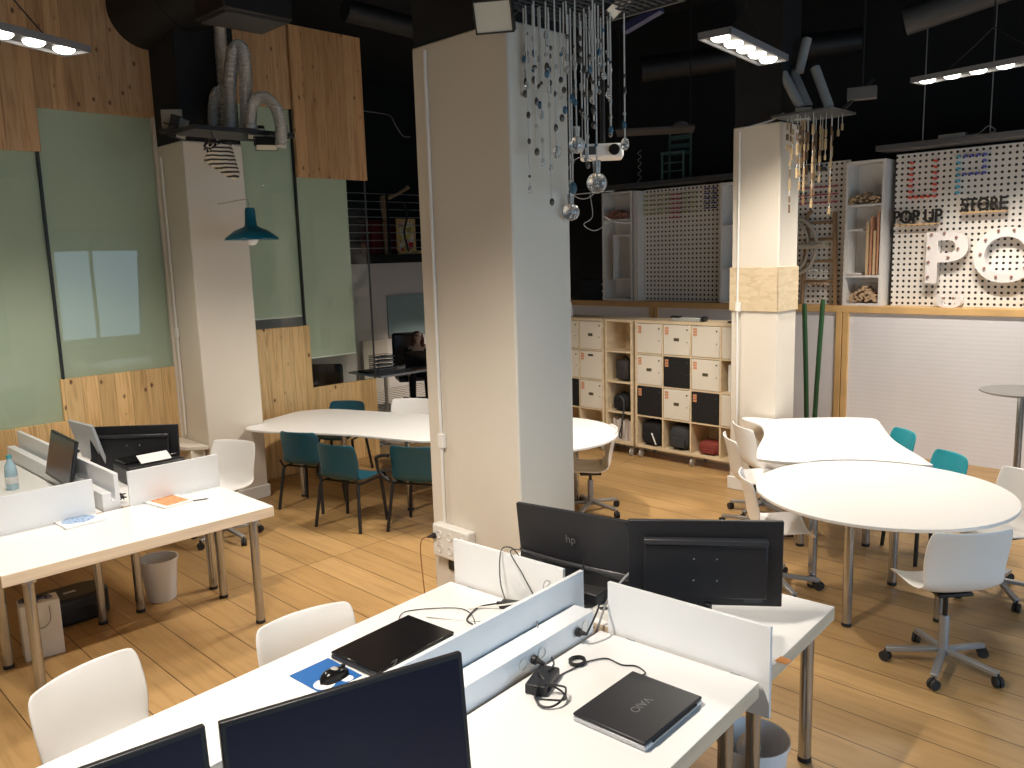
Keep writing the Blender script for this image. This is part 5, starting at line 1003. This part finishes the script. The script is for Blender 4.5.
for k in range(60): v = Vector((random.gauss(0, 1), random.gauss(0, 1), random.gauss(0, 1))).normalized() * random.uniform(0.05, 0.14); m.obox(v * 0.95 - ax * 0.1, (0.05, 0.02, 0.004), Matrix.Rotation(random.random() * 6, 3, v.normalized()))
m.build('foil_filling', plain('foil_dark', (0.25, 0.26, 0.28), 0.2, metal=1.0), t, smooth=0)

# ================================================================== CEILING SERVICES
DK = plain('duct_black', (0.007, 0.007, 0.0075), 0.55, noise=0.1)
a = Vector((-8.892, 3.362, 4.753)); b = Vector((-6.293, 3.885, 5.071)); t = thing('ventilation_duct', 'big round black ventilation duct at the upper left', 'duct', a); MB().cyl((0, 0, 0), b - a, 0.36, n=40).build('duct_pipe', DK, t); MB().cyl((b - a) * 0.0 + (a - b).normalized() * 0.02, (0, 0, 0), 0.372, n=40).build('end_cap', DK, t)
for f_ in (0.45, 0.85): MB().cyl((b - a) * f_, (b - a) * (f_ + 0.012), 0.366, n=40).build('joint_ring', DK, t)
MB().box(-0.02, 0.02, -0.02, 0.02, 0.35, 5.9 - a.z).build('hanger', BLK, t)
t = thing('air_unit', 'dark air-conditioning box above the silver ducts', 'air unit', (-6.806, 3.700, 4.612), radians(0)); MB().box(-0.26, 0.26, -0.32, 0.32, -0.16, 0.30).build('casing', DK, t, bevel=0.02); MB().box(-0.22, 0.22, -0.28, 0.28, -0.175, -0.158).build('intake_grille', plain('grille_grey', (0.05, 0.05, 0.05), 0.6), t)
def pipe(label, p, q_, r, mat=DK): return tag(MB().cyl(p, q_, r, n=24).build('ceiling_pipe', mat), label, 'pipe')
pipe('faint dark ceiling duct at the top right corner', (-3.179, 8.744, 4.546), (-2.113, 8.999, 4.768), 0.13, plain('pipe_grey', (0.07, 0.07, 0.07), 0.5))
pipe('faint dark ceiling duct crossing behind the bright panel lamp', (-5.905, 8.152, 4.488), (-4.127, 9.989, 4.757), 0.14)
pipe('faint dark ceiling duct above the hanging pine panel', (-7.949, 5.532, 5.124), (-7.633, 7.955, 4.942), 0.12)
for k, (x0, x1) in enumerate(((-8.2, 3.1),)):
    for j, yy in enumerate((2.2, 5.2, 8.6)): struct(MB().box(x0, x1, yy, yy + 0.25, 5.5, 5.9).build('trim_%d' % (20 + j), MATTE))
for k, (xx, yy) in enumerate(((926.5, 170), (991, 142))): pass
tag(MB().cyl((-3.27, PY - 0.18, 3.49), (-3.27, PY - 0.18, 5.9), 0.006, n=6).build('suspension_rod', GREYM), 'thin rod holding up the grey metal ledge, left of the pair', 'rod')
tag(MB().cyl((-2.62, PY - 0.18, 3.49), (-2.62, PY - 0.18, 5.9), 0.006, n=6).build('suspension_rod', GREYM), 'thin rod holding up the grey metal ledge, right of the pair', 'rod')
tag(MB().tube(bezier([(-8.270, 5.927, 4.141), (-8.436, 6.267, 4.174), (-8.163, 6.238, 4.099), (-8.101, 6.272, 3.979), (-8.032, 6.316, 3.859), (-7.971, 6.373, 3.844)]), 0.007, 6).build('loose_cable', plain('cable_dim', (0.12, 0.12, 0.12), 0.5)), 'grey cable dangling in the dark above the office mezzanine', 'cable')

# ================================================================== OFFICE BEYOND THE PARTITION
t = thing('office_desk', 'white office desk with pale wooden legs in the back office', 'desk', (-10.15, 7.85, 0))
MB().box(-0.40, 0.43, -0.82, 0.95, 0.70, 0.73).build('tabletop', WHITE, t, bevel=0.003)
for x in (-0.33, 0.37):
    for y in (-0.70, 0.30, 0.85): MB().cyl((x, y, 0), (x, y, 0.70), 0.022, 0.028, n=12).build('leg', 'leg_wood', t)
t = thing('letter_trays', 'stack of black wire letter trays with papers on the office desk', 'letter trays', (-10.25, 7.45, 0.731))
for k in range(4):
    m = MB(); z = 0.02 + k * 0.06
    for a_, b_ in (((-0.12, -0.16), (0.12, -0.16)), ((-0.12, 0.16), (0.12, 0.16)), ((-0.12, -0.16), (-0.12, 0.16)), ((0.12, -0.16), (0.12, 0.16))): m.cyl((*a_, z), (*b_, z), 0.004, n=6); m.cyl((*a_, z + 0.03), (*b_, z + 0.03), 0.004, n=6)
    m.build('wire_tray', BLK, t); MB().box(-0.11, 0.11, -0.15, 0.15, z + 0.004, z + 0.012).build('papers', PAPER, t)
m = MB(); [m.cyl((x, y, 0), (x, y, 0.24), 0.004, n=6) for x in (-0.12, 0.12) for y in (-0.16, 0.16)]; m.build('corner_posts', BLK, t)
t = thing('laptop', 'open black laptop seen from behind on the office desk', 'laptop', (-10.02, 7.95, 0.731), radians(-38)); MB().box(-0.22, 0.03, -0.19, 0.19, 0, 0.02).build('base', BLKP, t, bevel=0.004); MB().obox((0.05, 0, 0.14), (0.012, 0.38, 0.26), Matrix.Rotation(radians(12), 3, 'Y')).build('lid', BLKG, t, bevel=0.004)
tag(MB().box(-9.98, -9.80, 7.75, 7.95, 0.7305, 0.736).build('orange_folder', ORG), 'small orange sheet on the office desk', 'paper')
tag(MB().box(-10.35, -10.1, 7.06, 7.22, 0.7305, 0.76).build('desk_tray', BLKP), 'flat black tray at the left end of the office desk', 'tray')
t = thing('waste_basket', 'white box under the office desk beside the legs of the seated person', 'box', (-10.2, 8.45, 0)); MB().box(-0.09, 0.09, -0.09, 0.09, 0, 0.32).build('box_body', PAPER, t, bevel=0.01); MB().box(-0.095, 0.095, -0.095, 0.095, 0.32, 0.33).build('rim', WPL, t)
t = thing('office_chair', 'black high-backed office chair behind the seated person', 'chair', (-10.86, 8.47, 0), radians(-118))
MB().box(-0.26, 0.26, -0.30, -0.20, 0.50, 1.18).build('backrest', BLKP, t, bevel=0.05, seg=4); MB().box(-0.25, 0.25, -0.2, 0.27, 0.40, 0.49).build('seat', BLKP, t, bevel=0.03, seg=3); MB().cyl((0, 0, 0.08), (0, 0, 0.40), 0.025).build('column', GREYM, t)
m = MB(); [m.bar((0, 0, 0.08), (0.3 * cos(k * 1.257), 0.3 * sin(k * 1.257), 0.05), 0.04, 0.03) for k in range(5)]; m.build('star_base', BLKP, t)
for k in range(5): MB().ball((0.3 * cos(k * 1.257), 0.3 * sin(k * 1.257), 0.027), 0.027, 8).build('caster', RUBBER, t)
# seated person: skinned figure
def skin_figure(name, mat, parent, joints, edges, sub=2):
    me = bpy.data.meshes.new(name); me.from_pydata([j[0] for j in joints], edges, []); o = bpy.data.objects.new(name, me); COL.objects.link(o); me.materials.append(mat)
    md = o.modifiers.new('skin', 'SKIN'); md.use_smooth_shade = True
    for i, j in enumerate(joints): v = me.skin_vertices[0].data[i]; v.radius = (j[1], j[2] if len(j) > 2 else j[1]); v.use_root = (i == 0)
    s = o.modifiers.new('sub', 'SUBSURF'); s.levels = sub; s.render_levels = sub
    dg = bpy.context.evaluated_depsgraph_get(); m2 = bpy.data.meshes.new_from_object(o.evaluated_get(dg)); bpy.data.objects.remove(o)
    o = bpy.data.objects.new(name, m2); COL.objects.link(o); o.parent = parent; return o
t = thing('person', 'seated person in black with long auburn hair bending over the office laptop', 'person', (-10.72, 8.52, 0), radians(-126))
SK = plain('skin', (0.50, 0.32, 0.24), 0.5); CL = plain('black_cloth', (0.012, 0.012, 0.014), 0.9); HR = plain('auburn_hair', (0.11, 0.035, 0.015), 0.55, noise=0.3, scale=40)
J = [((0, 0, 0.58), 0.12, 0.10), ((0, 0.04, 0.78), 0.11, 0.09), ((0, 0.10, 0.96), 0.12, 0.085), ((0, 0.13, 1.03), 0.05), ((0, 0.155, 1.08), 0.048), ((0, 0.19, 1.14), 0.075, 0.085), ((0, 0.205, 1.205), 0.07, 0.08),
     ((0.16, 0.10, 0.95), 0.05), ((0.21, 0.20, 0.78), 0.042), ((0.13, 0.42, 0.775), 0.032), ((0.10, 0.49, 0.775), 0.028), ((-0.16, 0.10, 0.95), 0.05), ((-0.21, 0.20, 0.78), 0.042), ((-0.13, 0.42, 0.775), 0.032), ((-0.10, 0.49, 0.775), 0.028),
     ((0.10, 0.05, 0.57), 0.085), ((0.12, 0.42, 0.55), 0.06), ((0.12, 0.44, 0.12), 0.04), ((0.12, 0.46, 0.05), 0.035), ((0.12, 0.56, 0.035), 0.028), ((-0.10, 0.05, 0.57), 0.085), ((-0.12, 0.42, 0.55), 0.06), ((-0.12, 0.40, 0.12), 0.04), ((-0.12, 0.42, 0.05), 0.035), ((-0.12, 0.52, 0.035), 0.028)]
E_ = [(0, 1), (1, 2), (2, 3), (3, 4), (4, 5), (5, 6), (2, 7), (7, 8), (8, 9), (9, 10), (2, 11), (11, 12), (12, 13), (13, 14), (0, 15), (15, 16), (16, 17), (17, 18), (18, 19), (0, 20), (20, 21), (21, 22), (22, 23), (23, 24)]
FG = []; FE = []
for s_, w_i in ((1, 10), (-1, 14)):
    for f in range(5):
        bx = s_ * 0.10 + (f - 2) * 0.013; i0 = len(J); J.append(((bx, 0.525 - (0.02 if f in (0, 4) else 0), 0.772), 0.009)); J.append(((bx + (f - 2) * 0.004, 0.565 - abs(f - 2) * 0.006, 0.757), 0.0075)); E_ += [(w_i, i0), (i0, i0 + 1)]
skin_figure('body', SK, t, J, E_)
cj = [(p, *(r_ * 1.16 for r_ in rr)) for (p, *rr) in J[:4]] + [(p, *(r_ * 1.2 for r_ in rr)) for (p, *rr) in J[7:10]] + [(p, *(r_ * 1.2 for r_ in rr)) for (p, *rr) in J[11:14]] + [(p, *(r_ * 1.12 for r_ in rr)) for (p, *rr) in J[15:25]]
skin_figure('black_clothing', CL, t, cj, [(0, 1), (1, 2), (2, 3), (2, 4), (4, 5), (5, 6), (2, 7), (7, 8), (8, 9), (0, 10), (10, 11), (11, 12), (12, 13), (13, 14), (0, 15), (15, 16), (16, 17), (17, 18), (18, 19)])
skin_figure('hair', HR, t, [((0, 0.165, 1.245), 0.09, 0.08), ((0, 0.13, 1.17), 0.085, 0.06), ((-0.07, 0.14, 1.08), 0.045), ((-0.085, 0.17, 0.96), 0.03), ((0.07, 0.13, 1.08), 0.045), ((0.08, 0.15, 0.98), 0.03), ((0, 0.08, 1.02), 0.06, 0.03)], [(0, 1), (1, 2), (2, 3), (1, 4), (4, 5), (1, 6)])
fc = MB()
for x in (-0.028, 0.028): fc.ball((x, 0.268, 1.185), 0.008, 8)
fc.build('eyes', BLK, t); MB().ball((0, 0.283, 1.160), 0.012, 8, 1.6).build('nose', SK, t, smooth=80); MB().ball((0, 0.272, 1.128), 0.012, 8, 0.4).build('mouth', plain('lips', (0.4, 0.12, 0.1), 0.5), t, smooth=80)
# office wall board
t = thing('wall_board', 'grey-green blank board on the office wall', 'board', (-12.48, 9.85, 1.36)); MB().box(-0.015, 0.01, -0.60, 0.75, -0.37, 0.37).build('board', plain('board_green', (0.24, 0.32, 0.33), 0.5), t); MB().box(0.01, 0.02, -0.60, 0.75, -0.39, -0.37).build('chalk_rail', GREYM, t)
tag(MB().box(-12.49, -12.40, 8.6, 9.15, 0.0, 0.95).build('low_cabinet', plain('cab_beige', (0.45, 0.40, 0.34), 0.7)), 'low beige cabinet against the office wall left of the black chair', 'cabinet')
t = thing('black_rug_roll', 'dark chair draped in black behind the partition window of the office', 'chair', (-9.3, 5.9, 0), radians(40)); MB().box(-0.25, 0.25, -0.25, 0.25, 0.42, 0.50).build('seat', BLKP, t, bevel=0.02); MB().box(-0.25, 0.25, -0.27, -0.2, 0.52, 1.10).build('backrest', BLKP, t, bevel=0.03)
for x in (-0.2, 0.2):
    for y in (-0.2, 0.2): MB().cyl((x, y, 0), (x, y, 0.43), 0.015).build('leg', BLK, t)
# mezzanine
t = thing('mezzanine_railing', 'black railing with thin horizontal wires along the office mezzanine', 'railing', (-12.52, 9.3, 2.50))
for y in (-0.9, 0.10, 1.1, 2.1): MB().box(-0.02, 0.02, y - 0.02, y + 0.02, 0, 1.12).build('post', BLK, t)
for k in range(8): MB().cyl((0, -0.9, 0.12 + k * 0.14), (0, 2.1, 0.12 + k * 0.14), 0.007, n=8).build('rail_wire', GREYM, t)
RD = plain('red_cloth', (0.15, 0.012, 0.015), 0.8)
t = thing('red_crate', 'dark red cloth-covered crate on the mezzanine', 'crate', (-13.1, 9.75, 2.502)); MB().box(-0.2, 0.2, -0.45, 0.35, 0, 0.62).build('crate_body', RD, t, bevel=0.04); MB().box(-0.21, 0.21, -0.46, 0.36, 0.62, 0.65).build('lid', RD, t, bevel=0.01)
t = thing('wooden_mannequin', 'jointed wooden mannequin leg and arm standing behind the mezzanine railing', 'mannequin', (-12.75, 9.50, 2.502)); MW = plain('mannequin_wood', (0.42, 0.26, 0.14), 0.6)
MB().lathe([(0.0001, 0), (0.04, 0.01), (0.035, 0.2), (0.06, 0.45), (0.05, 0.6), (0.0001, 0.62)], n=16).build('lower_limb', MW, t); MB().ball((0, 0, 0.66), 0.05, 10).build('joint', MW, t); MB().lathe([(0.0001, 0.70), (0.05, 0.71), (0.085, 0.95), (0.07, 1.08), (0.0001, 1.1)], n=16).build('torso', MW, t)
MB().tube(bezier([(0, 0.05, 1.03), (0.05, 0.28, 1.12), (0.05, 0.55, 1.26)]), [0.04, 0.04, 0.038, 0.036, 0.034, 0.032, 0.03, 0.03, 0.03, 0.03, 0.035, 0.04, 0.045], 8).build('arm', MW, t)
t = thing('framed_picture', 'light wooden frame with a red, white and yellow picture on the mezzanine', 'picture', (-12.62, 9.88, 2.502), 0)
for a_, b_, c_, d_ in ((-0.22, -0.17, 0.02, 0.66), (0.17, 0.22, 0.02, 0.66), (-0.17, 0.17, 0.61, 0.66), (-0.22, 0.75, 0.0, 0.06)): MB().box(-0.02, 0.02, a_, b_, c_, d_).build('frame_bar', 'frame_pine', t)
m_, N, L, B = newmat('picture_art'); vo = N.new('ShaderNodeTexVoronoi'); vo.inputs['Scale'].default_value = 9; L.new(mapping(N, L, (1, 1, 1)), vo.inputs['Vector']); L.new(ramp(N, L, vo.outputs['Color'], [(0.2, (0.5, 0.03, 0.03)), (0.45, (0.7, 0.68, 0.6)), (0.6, (0.6, 0.5, 0.1)), (0.8, (0.1, 0.1, 0.1))]), B.inputs['Base Color'])
MB().box(-0.005, 0.005, -0.17, 0.17, 0.06, 0.61).build('picture', m_, t)
tag(MB().tube(bezier([(-12.47, 9.75, 3.45), (-12.46, 9.80, 3.2), (-12.46, 9.72, 2.9), (-12.46, 9.80, 2.55)]), 0.02, 6).build('black_strap', BLK), 'black strap dangling over the mezzanine railing', 'strap')
